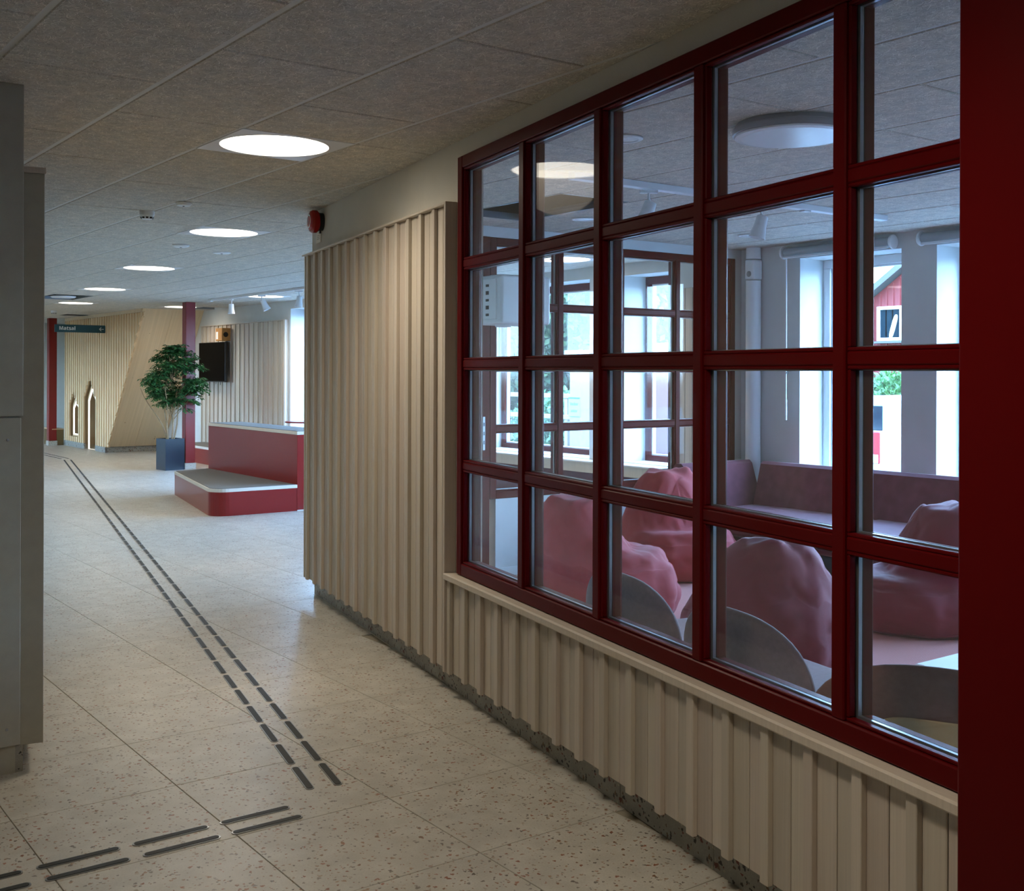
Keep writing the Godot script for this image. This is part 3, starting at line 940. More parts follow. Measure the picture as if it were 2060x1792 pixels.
# ------------------------------------------------------------------ lamps and fittings
func make_lamp(label: String, x: float, z: float, energy: float) -> Node3D:
	var o := thing("ceiling_lamp", label, "lamp", at(x, CEIL, z), "round light panels set in the corridor and hall ceiling")
	var st := begin()
	for k in 48:
		var a := TAU * k / 48.0
		var b := TAU * (k + 1) / 48.0
		var f := func(t: float) -> Vector3:
			var m := maxf(absf(cos(t)), absf(sin(t)))
			return Vector3(cos(t) / m * 0.297, 0, sin(t) / m * 0.297)
		var p := Vector3(cos(a), 0, sin(a)) * 0.272
		var q := Vector3(cos(b), 0, sin(b)) * 0.272
		quad(st, p, q, f.call(b), f.call(a), Vector3.DOWN)
		quad(st, p, q, q + Vector3(0, 0.02, 0), p + Vector3(0, 0.02, 0), -p)
		quad(st, f.call(a), f.call(b), f.call(b) + Vector3(0, 0.02, 0), f.call(a) + Vector3(0, 0.02, 0), p)
		quad(st, p + Vector3(0, 0.02, 0), q + Vector3(0, 0.02, 0), f.call(b) + Vector3(0, 0.02, 0), f.call(a) + Vector3(0, 0.02, 0), Vector3.UP)
	part(o, "plate", st.commit(), M.white_metal)
	part(o, "diffuser", lathe([Vector2(0.0, 0.003), Vector2(0.2, 0.003), Vector2(0.266, 0.005), Vector2(0.271, 0.01), Vector2(0.271, 0.018), Vector2(0.0, 0.018)], 48), M.lamp)
	var l := SpotLight3D.new()
	l.name = "light"
	l.light_size = 0.24
	l.light_color = Color(1.0, 0.935, 0.845)
	l.light_energy = energy
	l.spot_range = 40.0
	l.spot_attenuation = 2.0
	l.spot_angle = 86.0
	l.spot_angle_attenuation = 1.0
	l.shadow_enabled = true
	l.transform = Transform3D(Basis(Vector3.RIGHT, -PI * 0.5), Vector3(0, -0.012, 0))
	o.add_child(l)
	return o

const LAMP := 2.25
func lamps() -> void:
	make_lamp("round lit ceiling panel over the slatted wall beside the lattice window", 2.454, -5.362, LAMP)
	make_lamp("round lit ceiling panel close to the red alarm sounder", 3.654, -8.962, LAMP)
	make_lamp("round lit ceiling panel next after the one by the alarm sounder", 4.254, -12.562, LAMP)
	make_lamp("round lit ceiling panel third along from the alarm sounder", 4.854, -16.162, LAMP)
	make_lamp("round lit ceiling panel behind the open ceiling bay with the round vent", 5.454, -19.762, LAMP)
	make_lamp("round lit ceiling panel behind the red pillar beside the planter", 7.254, -19.762, LAMP)
	make_lamp("round lit ceiling panel beside the white track spotlights of the hall", 7.254, -16.162, LAMP)
	make_lamp("round lit ceiling panel over the cross passage by the tactile strips", 1.254, -1.762, LAMP)
	make_lamp("round ceiling panel added out of view to brighten the stair flank", 4.254, -22.762, LAMP)  # unseen lamp, added to throw more light on the stair flank
	make_lamp("unseen round ceiling panel added to brighten the end of the hall", 4.254, -26.362, LAMP)  # also added out of view, extra light for the far hall
	make_lamp("round lit ceiling panel in front of the hall windows", 7.254, -8.962, LAMP)

func detector(label: String, called: String, x: float, z: float, r: float, h: float, slots: bool, group := "") -> void:
	var o := thing(called, label, "smoke detector" if slots else "ceiling fitting", at(x, CEIL, z), group)
	part(o, "housing", lathe([Vector2(0.0, -h), Vector2(r * 0.62, -h), Vector2(r * 0.85, -h * 0.85), Vector2(r * 0.93, -h * 0.55), Vector2(r, -h * 0.5), Vector2(r, 0.0), Vector2(0.0, 0.0)], 28), M.white)
	if slots:
		for k in 10:
			var a := TAU * k / 10.0
			part(o, "slot", block(Vector3(r * 0.34, h * 0.22, 0.006)), M.black, Vector3(cos(a) * r * 0.80, -h * 0.84, sin(a) * r * 0.80), Basis(Vector3.UP, -a + PI * 0.5) * Basis(Vector3.RIGHT, 0.5))
	else:
		part(o, "lens", lathe([Vector2(0.0, -h - 0.004), Vector2(r * 0.12, -h - 0.003), Vector2(r * 0.14, -h)], 12), M.black)

func make_spot(label: String, x: float, z: float, turn: float, tilt: float, group: String) -> void:
	var o := thing("track_spotlight", label, "spotlight", at(x, CEIL - 0.045, z, turn), group)
	part(o, "adapter", block(Vector3(0.11, 0.018, 0.032), 0.003), M.white_metal, Vector3(0, -0.009, 0))
	part(o, "arm", tube([Vector3(0, -0.018, 0), Vector3(0, -0.05, 0), Vector3(0.012, -0.075, 0)], 0.008, 8), M.white_metal)
	var head := part(o, "head", lathe([Vector2(0.0, 0.0), Vector2(0.034, 0.0), Vector2(0.038, -0.005), Vector2(0.041, -0.07), Vector2(0.056, -0.15), Vector2(0.052, -0.15), Vector2(0.045, -0.12), Vector2(0.0, -0.115)].map(func(v): return Vector2(v.x, v.y)), 28), M.white_metal, Vector3(0.012, -0.07, 0), Basis(Vector3.BACK, tilt))
	part(head, "lens", lathe([Vector2(0.0, -0.118), Vector2(0.044, -0.118), Vector2(0.044, -0.122), Vector2(0.0, -0.122)], 20), M.lamp_off)

func ceiling_fittings() -> void:
	detector("white smoke detector with dark slots under the ceiling joint near the sounder", "smoke_detector", 2.72, -8.08, 0.052, 0.058, true)
	detector("flat white ceiling sensor with one dark eye beside the smoke detector", "ceiling_sensor", 2.78, -7.52, 0.055, 0.024, false)
	detector("flat white disc on the ceiling beyond the smoke detector", "ceiling_sensor", 3.68, -10.02, 0.075, 0.026, false)
	detector("small flush white ceiling disc between two round light panels", "ceiling_sensor", 4.24, -10.45, 0.085, 0.012, false)
	detector("white smoke detector with dark slots above the house-shaped door", "smoke_detector", 5.8, -22.48, 0.055, 0.06, true)
	var v := thing("air_vent", "round white air vent hanging in the open ceiling bay", "vent", at(4.85, CEIL, -18.26))
	part(v, "disc", lathe([Vector2(0.0, -0.02), Vector2(0.17, -0.01), Vector2(0.19, 0.01), Vector2(0.18, 0.02), Vector2(0.0, 0.03)], 36), M.white)
	part(v, "duct", lathe([Vector2(0.10, 0.03), Vector2(0.10, 0.29)], 24), M.steel)
	# hall track
	var t := thing("lighting_track", "white ceiling track carrying three spotlights in the hall", "track", at(6.82, CEIL, -14.9))
	pbox(t, "rail", Vector3(-0.017, -0.034, -2.3), Vector3(0.017, -0.001, 2.3), M.white_metal, 0.002)
	pbox(t, "feed_box", Vector3(-0.022, -0.045, -2.42), Vector3(0.022, -0.001, -2.3), M.white_metal, 0.002)
	make_spot("white track spotlight hanging straight down before the slatted screen wall", 6.82, -16.42, PI * 0.5, 0.0, "spotlights on the hall track")
	make_spot("white track spotlight tilted towards the hall windows", 6.82, -15.32, -0.63, 0.45, "spotlights on the hall track")
	make_spot("white track spotlight nearest the edge of the slatted corridor wall", 6.82, -14.11, -0.63, -0.12, "spotlights on the hall track")
	make_spot("white track spotlight beyond the red lounge partition", 6.82, -8.55, -0.63, 0.05, "spotlights on the hall track")
	var t3 := thing("lighting_track", "white ceiling track beyond the red lounge partition", "track", at(6.82, CEIL, -9.4))
	pbox(t3, "rail", Vector3(-0.017, -0.034, -1.4), Vector3(0.017, -0.001, 1.4), M.white_metal, 0.002)
	# lounge track, crossing the room
	var t2 := thing("lighting_track", "long white ceiling track across the lounge", "track", at(5.58, CEIL, -5.02))
	pbox(t2, "rail", Vector3(-1.46, -0.040, -0.03), Vector3(1.46, -0.001, 0.03), M.white_metal, 0.002)
	pbox(t2, "cable_box", Vector3(0.55, -0.05, -0.022), Vector3(0.62, -0.040, 0.022), M.white_metal, 0.002)
	make_spot("white track spotlight in the lounge leaning away from the outer windows", 4.72, -5.02, -0.63, -0.32, "spotlights on the lounge track")
	make_spot("white track spotlight in the lounge close to the roller blinds", 5.72, -5.02, -0.63, -0.26, "spotlights on the lounge track")
	# lounge ceiling lamp and small downlights
	var l := thing("drum_ceiling_lamp", "large round unlit white lamp under the lounge ceiling", "lamp", at(4.13, CEIL, -3.44))
	part(l, "rim", lathe([Vector2(0.0, 0.0), Vector2(0.255, 0.0), Vector2(0.258, -0.02), Vector2(0.27, -0.024), Vector2(0.27, -0.05), Vector2(0.262, -0.052), Vector2(0.0, -0.052)].map(func(q): return Vector2(q.x, q.y)), 48), M.steel)
	part(l, "diffuser", lathe([Vector2(0.0, -0.066), Vector2(0.23, -0.064), Vector2(0.259, -0.060), Vector2(0.262, -0.053), Vector2(0.0, -0.0525)], 48), M.lamp_off)
	for q in [["small round white downlight next to the lattice window", 3.72, -4.13], ["small round white downlight behind the open ceiling bay of the lounge", 5.43, -6.47], ["small round white downlight before the roller blind", 7.15, -6.40]]:
		var d := thing("downlight", q[0], "downlight", at(q[1], CEIL, q[2]), "downlights in the lounge ceiling")
		part(d, "trim_ring", lathe([Vector2(0.072, 0.0), Vector2(0.09, -0.002), Vector2(0.092, -0.008), Vector2(0.085, -0.012), Vector2(0.072, -0.010)], 28), M.white)
		part(d, "reflector", lathe([Vector2(0.0, 0.002), Vector2(0.072, -0.008)], 24), M.lamp_off)
	# projector on its pole
	var p := thing("projector", "white box projector hung from the lounge ceiling beside the open bay", "projector", at(4.43, 1.915, -6.02, 0.0))
	part(p, "body", rounded(Vector3(0.40, 0.315, 0.34), 0.02, 3), M.white, Vector3(0, 0.158, 0))
	pbox(p, "port_strip", Vector3(-0.21, 0.03, -0.10), Vector3(-0.199, 0.29, 0.12), M.lamp_off, 0.002)
	for i in 5: part(p, "port", block(Vector3(0.006, 0.016 + 0.008 * (i % 2), 0.03)), M.black, Vector3(-0.211, 0.06 + 0.047 * i, 0.03))
	part(p, "mount_plate", lathe([Vector2(0.0, 0.316), Vector2(0.07, 0.316), Vector2(0.07, 0.324), Vector2(0.0, 0.328)], 24), M.steel, Vector3(-0.08, 0, 0))
	part(p, "foot_plate", lathe([Vector2(0.0, -0.018), Vector2(0.05, -0.016), Vector2(0.055, 0.0), Vector2(0.0, 0.0)], 24), M.white, Vector3(-0.10, 0, 0.05))
	part(p, "pole", tube([Vector3(0.17, 0.31, -0.10), Vector3(0.17, CEIL - 1.915, -0.10)], 0.018, 14), M.white_metal)
	# sounder and its label on the corridor wall
	var s := thing("alarm_sounder", "round red alarm sounder high on the corridor wall", "alarm", wall_frame * Transform3D(Basis(Vector3.RIGHT, PI * 0.5), Vector3(-3.30, 2.652, 0.0)))
	part(s, "base", lathe([Vector2(0.0, 0.0), Vector2(0.062, 0.0), Vector2(0.064, 0.035), Vector2(0.0, 0.035)], 28), M.siren_base)
	part(s, "dome", lathe([Vector2(0.0, 0.034), Vector2(0.070, 0.034), Vector2(0.079, 0.045), Vector2(0.080, 0.072), Vector2(0.070, 0.090), Vector2(0.045, 0.098), Vector2(0.0, 0.099)], 32), M.siren)
	part(s, "front_ring", lathe([Vector2(0.040, 0.0985), Vector2(0.043, 0.1005), Vector2(0.047, 0.0985)], 28), M.print)
	part(s, "cable_gland", block(Vector3(0.02, 0.012, 0.03), 0.002), M.siren_base, Vector3(0, 0.018, 0.066))
	var b := thing("wall_label", "small cream label under the red alarm sounder", "label", wall_frame * at(-3.39, 2.515, 0.0))
	pbox(b, "plate", Vector3(-0.06, 0, 0.0), Vector3(0.06, 0.075, 0.006), M.label, 0.001)
	for i in 3: pbox(b, "print_line", Vector3(-0.035, 0.025 + 0.012 * i, 0.006), Vector3(0.035, 0.029 + 0.012 * i, 0.0066), M.grout)

func guide_strips() -> void:
	var proto := thing("guide_strip", "", "guide strip", Transform3D(), "")
	part(proto, "rim", rounded_bar(0.268, 0.034, 0.0032), M.steel, Vector3(0, 0.0, 0))
	part(proto, "insert", rounded_bar(0.256, 0.025, 0.0046), M.dark_insert, Vector3(0, 0.0, 0))
	var used := [false]
	var place := func(xf: Transform3D, label: String, group: String) -> void:
		var o := proto
		if used[0]: o = copy(proto, xf)
		used[0] = true
		o.transform = xf
		o.set_meta("label", label)
		o.set_meta("group", group)
	var dirv := Vector3(sin(0.2107), 0, -cos(0.2107))
	var side := Vector3(cos(0.2107), 0, sin(0.2107))
	var start := Vector3(1.976, 0, -3.971)
	for row in 2:
		var g: String = ["farther from", "closer to"][row]
		for n in 58:
			var c: Vector3 = start + side * (0.0 if row == 0 else 0.111) + dirv * (0.134 + 0.3065 * n)
			place.call(Transform3D(Basis(Vector3.UP, PI * 0.5 - 0.2107), c), "dark tactile strip, %s from the crosswise ones, line %s the slatted wall" % [ordinal(n + 1), g], "long line of tactile strips %s the slatted wall" % g)
		for n in 7:
			var c2 := Vector3(5.715 + 0.13 * row, 0, -21.75 - 0.3065 * n)
			place.call(Transform3D(Basis(Vector3.UP, PI * 0.5), c2), "small dark tactile strip, %s past the bend, row %s the stair flank" % [ordinal(n + 1), g], "tactile strips past the bend, row %s the stair flank" % g)
	for row in 2:
		for n in 6:
			var c3 := Vector3(1.699 - 0.309 * n, 0, -3.858 + 0.106 * row)
			place.call(Transform3D(Basis(), c3), "crosswise dark tactile strip, %s from the open end, row %s the long lines" % [ordinal(n + 1), ["beside", "away from"][row]], "crosswise tactile strips at the end of the long lines")

func ordinal(n: int) -> String:
	var low := ["", "first", "second", "third", "fourth", "fifth", "sixth", "seventh", "eighth", "ninth", "tenth", "eleventh", "twelfth", "thirteenth", "fourteenth", "fifteenth", "sixteenth", "seventeenth", "eighteenth", "nineteenth"]
	if n < 20: return low[n]
	var tens: String = ["twent", "thirt", "fort", "fift"][n / 10 - 2]
	return tens + ("ieth" if n % 10 == 0 else "y-" + low[n % 10])

# flat bar with round ends lying along x
func rounded_bar(l: float, w: float, h: float) -> Mesh:
	var poly := []
	var r := w * 0.5
	for k in 9:
		var a := -PI * 0.5 + PI * k / 8.0
		poly.append(Vector2(l * 0.5 - r + cos(a) * r, sin(a) * r))
	for k in 9:
		var a := PI * 0.5 + PI * k / 8.0
		poly.append(Vector2(-l * 0.5 + r + cos(a) * r, sin(a) * r))
	return slab(poly, 0.0, h)

# ------------------------------------------------------------------ hall
func pillar(label: String, x: float, z: float, turn: float) -> void:
	var o := thing("red_pillar", label, "pillar", at(x, 0, z, turn))
	part(o, "shaft", rounded(Vector3(0.165, CEIL - 0.10, 0.165), 0.008, 3), M.red_post, Vector3(0, 0.10 + (CEIL - 0.10) * 0.5, 0))
	part(o, "base", block(Vector3(0.19, 0.10, 0.19), 0.003), M.terrazzo, Vector3(0, 0.05, 0))

func hall_things() -> void:
	pillar("red square steel pillar on a pale base beside the planter", 6.86, -18.30, 0.0)
	pillar("red square steel pillar behind the teal direction sign", 6.60, -25.72, 0.0)
	# podium: low step and high block, felt tops with pale edges
	var o := thing("podium_seat", "red stepped podium seat with grey felt tops and pale edges", "podium", Transform3D())
	var foot := [Vector2(5.80, -12.04)]
	for k in 9:
		var a := PI * 0.5 + (PI * 0.5 + 0.20) * k / 8.0
		foot.append(Vector2(4.98 + cos(a) * 0.17, -12.21 + sin(a) * 0.17))
	foot.append(Vector2(5.27, -14.55))
	foot.append(Vector2(5.80, -14.72))
	part(o, "step", slab(foot, 0.0, 0.265), M.red_seat)
	part(o, "step_edge", slab(grow(foot, 0.004), 0.2655, 0.302), M.birch)
	part(o, "step_felt", slab(grow(foot, -0.014), 0.3022, 0.308), M.felt)
	pbox(o, "high_block", Vector3(5.801, 0.0, -14.74), Vector3(6.27, 0.877, -12.036), M.red_seat, 0.003)
	pbox(o, "high_edge", Vector3(5.795, 0.8775, -14.75), Vector3(6.276, 0.915, -12.03), M.birch, 0.003)
	pbox(o, "high_felt", Vector3(5.81, 0.9152, -14.735), Vector3(6.262, 0.921, -12.045), M.felt)
	pbox(o, "skirting", Vector3(5.802, 0.0, -12.036), Vector3(6.27, 0.012, -12.028), M.white)
	var o2 := thing("bench_step", "low red step with a pale edge along the slatted screen wall", "bench", Transform3D())
	pbox(o2, "body", Vector3(7.41, 0, -20.3), Vector3(7.93, 0.258, -15.2), M.red_seat, 0.003)
	pbox(o2, "edge", Vector3(7.405, 0.2585, -20.305), Vector3(7.93, 0.300, -15.195), M.birch, 0.003)
	pbox(o2, "felt", Vector3(7.42, 0.3002, -20.29), Vector3(7.92, 0.306, -15.21), M.felt)
	# table
	var t := thing("bar_table", "red round table standing in front of the bright hall window", "table", at(7.24, 0, -14.72))
	part(t, "top", lathe([Vector2(0.0, 0.885), Vector2(0.30, 0.885), Vector2(0.305, 0.89), Vector2(0.305, 0.902), Vector2(0.30, 0.906), Vector2(0.0, 0.906)], 36), M.red_seat)
	part(t, "column", lathe([Vector2(0.036, 0.02), Vector2(0.036, 0.885)], 20), M.red_seat)
	part(t, "foot", lathe([Vector2(0.0, 0.0), Vector2(0.24, 0.0), Vector2(0.24, 0.008), Vector2(0.05, 0.02), Vector2(0.0, 0.02)], 32), M.red_seat)
	# television and the wooden box over it
	var tv := thing("television", "black television on the slatted screen wall", "television", at(7.86, 1.42, -19.77, -PI * 0.5))
	part(tv, "casing", rounded(Vector3(1.24, 0.715, 0.05), 0.008, 2), M.black, Vector3(0, 0.357, 0))
	part(tv, "screen", block(Vector3(1.21, 0.685, 0.004)), M.screen, Vector3(0, 0.36, 0.0255))
	part(tv, "bracket", block(Vector3(0.5, 0.4, 0.055), 0.003), M.black, Vector3(0, 0.36, -0.0525))
	for i in 3:
		var x: float = [-0.20, 0.12, 0.33][i]
		var l: float = [0.22, 0.04, 0.05][i]
		part(tv, "cable", tube([Vector3(x, 0.0, -0.01), Vector3(x + 0.004, -l * 0.5, -0.012), Vector3(x, -l, -0.01)], 0.004, 6), M.black)
	part(tv, "plug", rounded(Vector3(0.022, 0.04, 0.018), 0.004, 2), M.black, Vector3(-0.20, -0.235, -0.01))
	var bx := thing("wooden_box", "orange-brown wooden box with a dark round hole above the television", "box", at(7.875, 2.15, -19.33, -PI * 0.5))
	pbox(bx, "body", Vector3(-0.13, 0, -0.07), Vector3(0.16, 0.225, 0.09), M.oak_box, 0.004)
	part(bx, "hole", lathe([Vector2(0.0, 0.0), Vector2(0.045, 0.0), Vector2(0.045, 0.002), Vector2(0.0, 0.002)], 20), M.black, Vector3(0.161, 0.11, 0.02), Basis(Vector3.BACK, -PI * 0.5))
	pbox(bx, "label_strip", Vector3(-0.10, 0.03, 0.0905), Vector3(-0.02, 0.16, 0.0915), M.print)
	# sign
	var s := thing("direction_sign", "teal sign reading Matsal with a white arrow", "sign", at(6.36, 2.355, -22.75))
	pbox(s, "board", Vector3(-0.475, 0, -0.012), Vector3(0.475, 0.148, 0.012), M.sign, 0.001)
	var f := SystemFont.new()
	f.font_names = PackedStringArray(["Droid Sans"])
	f.font_weight = 700
	var tm := TextMesh.new()
	tm.font = f
	tm.text = "Matsal"
	tm.font_size = 64
	tm.pixel_size = 0.00150
	tm.depth = 0.002
	tm.horizontal_alignment = HORIZONTAL_ALIGNMENT_LEFT
	tm.vertical_alignment = VERTICAL_ALIGNMENT_CENTER
	part(s, "lettering", tm, M.print, Vector3(-0.40, 0.078, 0.013))
	var arrow := begin()
	add_block(arrow, Vector3(0.405, 0.072, 0.013), Vector3(0.085, 0.011, 0.002))
	for sg in [-1.0, 1.0]:
		var d := Vector3(0.036, 0.036 * sg, 0)
		var nn := Vector3(0.0042, -0.0042 * sg, 0)
		var p0 := Vector3(0.362, 0.072, 0.014)
		quad(arrow, p0 - nn, p0 + nn, p0 + d + nn, p0 + d - nn, Vector3.BACK)
	part(s, "arrow", arrow.commit(), M.print)
	pbox(s, "bracket", Vector3(0.475, 0.02, -0.008), Vector3(0.488, 0.128, 0.008), M.steel)
	# low brown box behind the pillar
	var lb := thing("low_box", "low olive-brown box on the floor beside the pillar with the sign", "box", at(6.79, 0, -25.62))
	pbox(lb, "body", Vector3(-0.2, 0, -0.9), Vector3(0.04, 0.34, -0.02), M.brown, 0.004)
	pbox(lb, "lid", Vector3(-0.205, 0.3402, -0.905), Vector3(0.045, 0.358, -0.015), M.pine_dark, 0.003)
	planter()

func grow(poly: Array, d: float) -> Array:
	var r := Geometry2D.offset_polygon(PackedVector2Array(poly), d, Geometry2D.JOIN_MITER)
	return Array(r[0])

func leaf_blade(st: SurfaceTool, p: Vector3, d: Vector3, up: Vector3, l: float, w: float, c: Color) -> void:
	var s := d.cross(up).normalized()
	var n := s.cross(d).normalized()
	st.set_color(c)
	var a := p
	var t := p + d * l - n * l * 0.12
	var q := p + d * l * 0.45 + s * w * 0.5 + n * l * 0.06
	var r := p + d * l * 0.45 - s * w * 0.5 + n * l * 0.06
	var m := p + d * l * 0.5
	for e in [[a, q, m], [q, t, m], [a, m, r], [m, t, r]]:
		var nn: Vector3 = (e[1] - e[0]).cross(e[2] - e[0]).normalized()
		if nn.dot(n) < 0: nn = -nn
		tri(st, e[0], e[1], e[2], nn)

func planter() -> void:
	var o := thing("planter", "tall square blue-grey planter beside the red pillar", "planter", at(6.555, 0, -18.30, 0.12))
	part(o, "pot", ringpot(0.165, 0.51), M.planter)
	part(o, "soil", block(Vector3(0.30, 0.02, 0.30)), M.soil, Vector3(0, 0.455, 0))
	var t := thing("potted_tree", "leafy green small tree with thin pale stems in the planter", "tree", at(6.555, 0.465, -18.30))
	var stems := begin()
	var leaves := begin()
	var r2 := RandomNumberGenerator.new()
	r2.seed = 77
	for i in 6:
		var a := TAU * i / 6.0 + r2.randf() * 0.5
		var p := Vector3(cos(a) * 0.05, 0.0, sin(a) * 0.05)
		var pts := [p]
		var rad := [0.014]
		var d := Vector3(cos(a) * 0.22, 1.0, sin(a) * 0.22).normalized()
		var n := 7
		for k in n:
			p += d * 0.14
			d = (d + Vector3(r2.randf_range(-0.16, 0.16), 0.05, r2.randf_range(-0.16, 0.16))).normalized()
			pts.append(p)
			rad.append(0.014 * (1.0 - 0.75 * (k + 1) / float(n)))
		add_tube(stems, pts, rad, 7)
	for q in 66:
		var dv := Vector3(r2.randf_range(-1, 1), r2.randf_range(-1, 1), r2.randf_range(-1, 1))
		while dv.length() > 1.0: dv = Vector3(r2.randf_range(-1, 1), r2.randf_range(-1, 1), r2.randf_range(-1, 1))
		dv = dv.normalized() * pow(dv.length(), 0.55)
		var taper := 1.0 - 0.35 * maxf(0.0, dv.y)
		var centre := Vector3(0.07 + dv.x * 0.37 * taper, 1.05 + dv.y * 0.52, 0.05 + dv.z * 0.37 * taper)
		add_tube(stems, [Vector3(centre.x * 0.25, centre.y - 0.22, centre.z * 0.25), centre], [0.006, 0.003], 4, false)
		for tw in 13:
			var az := r2.randf() * TAU
			var d := Vector3(cos(az) * 0.9 + dv.x * 0.5, r2.randf_range(-0.35, 0.45), sin(az) * 0.9 + dv.z * 0.5).normalized()
			var l := r2.randf_range(0.12, 0.24)
			var cur := centre
			for k in 7:
				cur += d * l / 7.0
				d = (d + Vector3(0, -0.08, 0)).normalized()
				var wx := cur.x + 6.555 - 6.86
				if absf(wx) < 0.15 and absf(cur.z) < 0.15: continue
				var s := d.cross(Vector3.UP).normalized() * (1.0 if k % 2 == 0 else -1.0)
				for m in 2:
					var out := (d * 0.55 + s * (0.8 if m == 0 else -0.8) + Vector3(0, r2.randf_range(-0.3, 0.3), 0)).normalized()
					var tone := r2.randf()
					var c := Color(0.018, 0.085, 0.03).lerp(Color(0.09, 0.27, 0.075), tone * tone)
					leaf_blade(leaves, cur, out, Vector3(r2.randf_range(-0.5, 0.5), 1, r2.randf_range(-0.5, 0.5)).normalized(), r2.randf_range(0.05, 0.085), r2.randf_range(0.022, 0.036), c)
	part(t, "stems", stems.commit(), M.bark)
	var lf := part(t, "foliage", leaves.commit(), M.leaf)
	lf.set_meta("kind", "stuff")

func ringpot(r: float, h: float) -> Mesh:
	var st := begin()
	for k in 4:
		var a := Vector3(r if k == 0 or k == 3 else -r, 0, r if k < 2 else -r)
		var b := Vector3(r if (k + 1) % 4 == 0 or (k + 1) % 4 == 3 else -r, 0, r if (k + 1) % 4 < 2 else -r)
		var up := Vector3(0, h, 0)
		var ia := Vector3(a.x * 0.92, 0, a.z * 0.92)
		var ib := Vector3(b.x * 0.92, 0, b.z * 0.92)
		var out := (a + b) * 0.5
		quad(st, a, b, b + up, a + up, out)
		quad(st, ia, ib, ib + up, ia + up, -out)
		quad(st, a + up, b + up, ib + up, ia + up, Vector3.UP)
		quad(st, a, b, Vector3(0, 0, 0), Vector3(0, 0, 0), Vector3.DOWN)
	return st.commit()

# ------------------------------------------------------------------ lounge
# a slumped bean bag; -z is its back, where it rises to a gathered top
func bean_bag(rx: float, rz: float, front: float, back: float, sd: int, lean := 0.0) -> Mesh:
	var n1 := noise(2.1, FastNoiseLite.TYPE_SIMPLEX_SMOOTH, 2, sd)
	var n2 := noise(4.5, FastNoiseLite.TYPE_SIMPLEX_SMOOTH, 2, sd + 5)
	var rows := 44
	var seg := 72
	var rise := func(x: float, z: float) -> float:
		var u := x / rx
		var v := z / rz
		var seat := front * (1.0 - 0.22 * pow(u * u + v * v, 2.0)) - 0.05 * exp(-(u * u * 5.0 + (v - 0.15) * (v - 0.15) * 6.0))
		var dd := Vector2(u - lean, (v + 0.36) / 0.85).length()
		var b := (back - front * 0.85) * (1.0 - smoothstep(0.30, 1.02, dd))
		# pinched tip and the folds running down from it
		var a := atan2(u - lean, v + 0.40)
		var rr := Vector2(u - lean, v + 0.40).length()
		var fold := 0.016 * sin(a * 3.0 + sd + 1.5 * rr) * exp(-pow((rr - 0.34) / 0.22, 2.0)) + 0.008 * sin(a * 7.0 + sd * 2.0) * exp(-pow((rr - 0.5) / 0.2, 2.0))
		return seat + b + fold
	return sheet(rows, seg, func(i: int, k: int) -> Vector3:
		var a := TAU * k / seg
		var t := float(i) / rows
		var p: Vector3
		var wob := 1.0 + 0.05 * n1.get_noise_2d(cos(a) * 1.2, sin(a) * 1.2 + sd)
		if t < 0.62:
			var r := sin(t / 0.62 * PI * 0.5) * 0.93
			p = Vector3(sin(a) * rx * r * wob, 0, cos(a) * rz * r * wob)
			p.y = rise.call(p.x, p.z)
			var rim := smoothstep(0.72, 0.93, r)
			p.y *= 1.0 - 0.14 * rim * rim
		else:
			var s := (t - 0.62) / 0.38
			var top: float = rise.call(sin(a) * rx * 0.93 * wob, cos(a) * rz * 0.93 * wob) * 0.86
			var bulge := 0.93 + 0.10 * sin(PI * clampf(s * 1.15, 0.0, 1.0))
			var y := top * (1.0 - s / 0.86) if s < 0.86 else 0.0
			if s >= 0.86: bulge = lerpf(0.93 + 0.10 * sin(PI * 0.989), 0.0, (s - 0.86) / 0.14)
			p = Vector3(sin(a) * rx * bulge * wob, maxf(y, 0.0), cos(a) * rz * bulge * wob)
		if p.y > 0.02:
			var q := n2.get_noise_3d(p.x, p.y, p.z)
			var crease := 1.0 - absf(n1.get_noise_3d(p.x * 1.7, p.y * 1.1, p.z * 1.7)) * 2.0
			p += Vector3(p.x, p.y * 0.3, p.z).normalized() * (q * 0.020 - maxf(0.0, crease - 0.75) * 0.06) * minf(1.0, p.y / 0.08)
		return p)

func bag(label: String, x: float, z: float, turn: float, mesh: Mesh, m: Material, rx: float, rz: float, h: float) -> void:
	var o := thing("bean_bag", label, "bean bag", at(x, 0.0115, z, turn), "bean bags on the lounge carpet")
	part(o, "bag", mesh, m)
	# stitched seam running over the side
	var st := begin()
	var pts := []
	var rad := []
	for k in 25:
		var a := TAU * k / 24.0
		pts.append(Vector3(sin(a) * rx * 0.955, 0.028, cos(a) * rz * 0.955))
		rad.append(0.005)
	add_tube(st, pts, rad, 5, false)
	part(o, "seam_piping", st.commit(), m)

